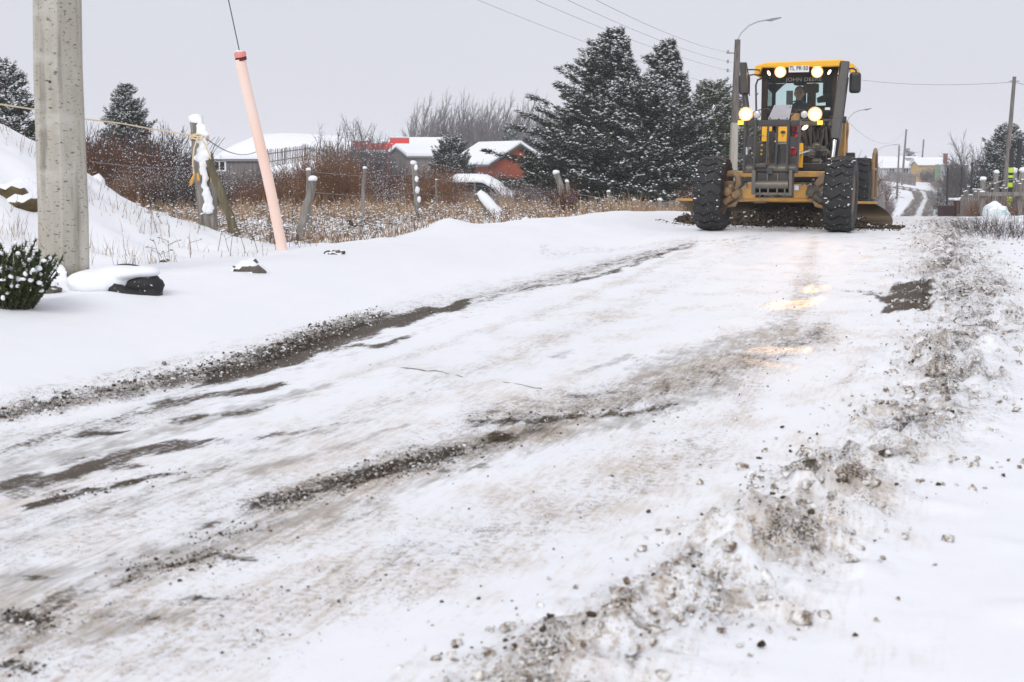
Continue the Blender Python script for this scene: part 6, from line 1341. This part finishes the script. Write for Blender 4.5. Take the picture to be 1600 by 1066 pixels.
pipe(1576, 57, 233, .085, 'black post wrapped with fluorescent yellow bands', ((266,.10),(276,.05),(289,.09),(309,.04),(313,.04),(319,.07)))
pipe(1587.5, 60, 217, .10, 'taller plain black post right of the yellow-banded one')
for px, yt, lb in ((1499, 261, 'left of the three thin black posts'), (1515, 254, 'middle and tallest of the three thin black posts'), (1532.5, 262, 'right of the three thin black posts'), (1477.5, 262, 'thin black post beside the narrow far conifer')): pipe(px, 84, yt, .055, lb)
# tarpaulin bag under snow
tb = empty('tarpaulin_bundle', on(1556, 47), 0, 'white and green tarpaulin bundle half covered by snow behind the gate rail', 'tarpaulin'); o = tb.location
bm = bmesh.new(); bmesh.ops.create_icosphere(bm, subdivisions=4, radius=1)
for v in bm.verts: q = 1 + .16*float(fbm(v.co.x*1.6+3, v.co.y*1.6+v.co.z*2.1, 4, 131)); v.co = Vector((v.co.x*.44*q, v.co.y*.35*q, v.co.z*.36*q*(1.1-.35*v.co.x)))
me = bpy.data.meshes.new('bundle'); bm.to_mesh(me); bm.free(); me.polygons.foreach_set('use_smooth', [True]*len(me.polygons)); me.materials.append(mat('tarpaulin', (.62, .68, .70), .5, col2=(.20, .42, .38), vs=2.4, lo=.55, hi=.66, bump=.4, bs=8, snow=.45)); q = bpy.data.objects.new('bundle', me); COL.objects.link(q); q.parent = tb; q.location = (0, 0, .22)
mb = MB(); mb.ball((-.30,-.12,.36), (.09,.06,.06), 8, 5, .2); mb.build('green_knot', mat('dark_green_plastic', (.02, .12, .07), .5), tb)
# dark box, lean-to and cone
bx = empty('scrap_box', on(1489, 62), .1, 'dark red-brown box with a snowy lid in the right yard', 'box')
mb = MB(); mb.box((-.30, 0, .42), (.62, .5, .84)); mb.build('box_body', mat('dark_red_box', (.05, .012, .012), .6, col2=(.025,.02,.02)), bx, bevel=.02)
for x_ in (.08, .38): mb = MB(); mb.box((x_, -.1, .55), (.10, .4, 1.1)); mb.build('box_leg', M['shed_brown'], bx)
mb = MB(); mb.box((.55, .1, .80), (.75, .6, .5)); mb.build('crate', M['grey_wood'], bx, bevel=.01); mb = MB(); mb.box((.42, .0, 1.12), (1.05, .75, .10)); mb.build('snow_lid', M['snow'], bx, bevel=.04)
mb = MB(); c = on(1473.5, 58); mb.cyl((0,0,0), (0,0,.30), .09, .03, 10); mb.box((0,0,.015), (.24,.24,.03)); o = mb.build('traffic_cone', mat('pink_orange_cone', (.85, .10, .07), .5), None); o.location = c; tag(o, 'small orange-pink cone at the edge of the right bank', 'cone')
# ---- van under snow behind the bushes
vn = empty('snowed_in_van', on(745, 66), math.radians(-8), 'grey van buried under snow behind the low picket fence', 'van')
M['van'] = mat('van_grey_paint', (.12, .13, .135), .4, dust=(.2,.2,.2), dustamt=.4); zt_ = at(745, 278, 66).z - vn.location.z; k = zt_/1.75
prf = [(-1.62,.28),(-1.66,.9),(-1.50,1.15),(-1.22,1.68),(-.9,1.75),(.35,1.74),(.75,1.55),(1.25,1.12),(1.75,.95),(1.85,.6),(1.82,.28)]
mb = MB(); mb.prism([(x, -.80, z*k) for x, z in prf], (0, 1.6, 0)); body = mb.build('body', M['van'], vn, bevel=.06)
for pts in ([(-1.36,1.16),(-1.12,1.58),(-.85,1.62),(-.75,1.16)], [(-.66,1.16),(-.76,1.62),(.0,1.62),(.0,1.16)], [(.08,1.16),(.08,1.62),(.36,1.60),(.62,1.46),(.98,1.16)]):
    mb = MB(); mb.prism([(x, -.812, z*k) for x, z in pts], (0, .02, 0)); mb.build('window', M['win'], vn)
mb = MB(); mb.path([(-1.25,0,1.66*k),(-.9,0,1.80*k),(0,0,1.80*k),(.4,0,1.78*k),(.8,0,1.58*k),(1.3,0,1.18*k),(1.8,0,1.0*k)], [.25,.30,.30,.30,.30,.32,.25], 10); o = mb.build('snow_cover', M['snow'], vn, smooth=True); 
for v in o.data.vertices: v.co.y *= 2.9; v.co.z = max(v.co.z - .16, v.co.z*.93 - .08)
for x_ in (-1.05, 1.2):
    mb = MB(); mb.cyl((x_,-.84,.30), (x_,-.62,.30), .32, n=18); w_ = mb.build('wheel', M['rubber'], vn, smooth=True)
mb = MB(); mb.box((.92,-.9,1.26*k),(.16,.12,.10)); mb.build('side_mirror', M['black'], vn)
rc = empty('red_car', on(806, 70), .1, 'low dark red car under snow at the left foot of the cypress', 'car'); 
mb = MB(); mb.prism([(x, -.7, z) for x, z in [(-1.3,.25),(-1.35,.7),(-.8,.85),(-.45,1.2),(.5,1.2),(.95,.85),(1.4,.75),(1.4,.25)]], (0,1.4,0)); mb.build('body', mat('dark_red_paint', (.20,.02,.03), .4), rc, bevel=.08)
mb = MB(); mb.ball((0,0,1.22), (.62,.72,.14), 16, 8, .05); mb.ball((-1.0,0,.86), (.4,.65,.12), 14, 8, .05); mb.ball((1.1,0,.86), (.4,.65,.10), 14, 8, .05); mb.build('snow_cover', M['snow'], rc, smooth=True)
for x_ in (-.85, .9): mb = MB(); mb.cyl((x_,-.74,.28), (x_,-.55,.28), .29, n=16); mb.build('wheel', M['rubber'], rc, smooth=True)

# ================================================================== AIR
mb = MB(); mb.box((0, 290, 4.5), (1900, 1900, 22)); hz_o = mb.build('haze', bpy.data.materials.new('haze_air'), None, kind='stuff'); hm = hz_o.data.materials[0]; hm.use_nodes = True; N, L = hm.node_tree.nodes, hm.node_tree.links; N.clear()
o = N.new('ShaderNodeOutputMaterial'); v = N.new('ShaderNodeVolumePrincipled'); v.inputs['Color'].default_value = (.975, .98, 1.0, 1); v.inputs['Density'].default_value = .0006; v.inputs['Anisotropy'].default_value = .2; L.new(v.outputs[0], o.inputs['Volume'])
hz_o['label'] = 'thin cold winter haze hanging over the whole place'
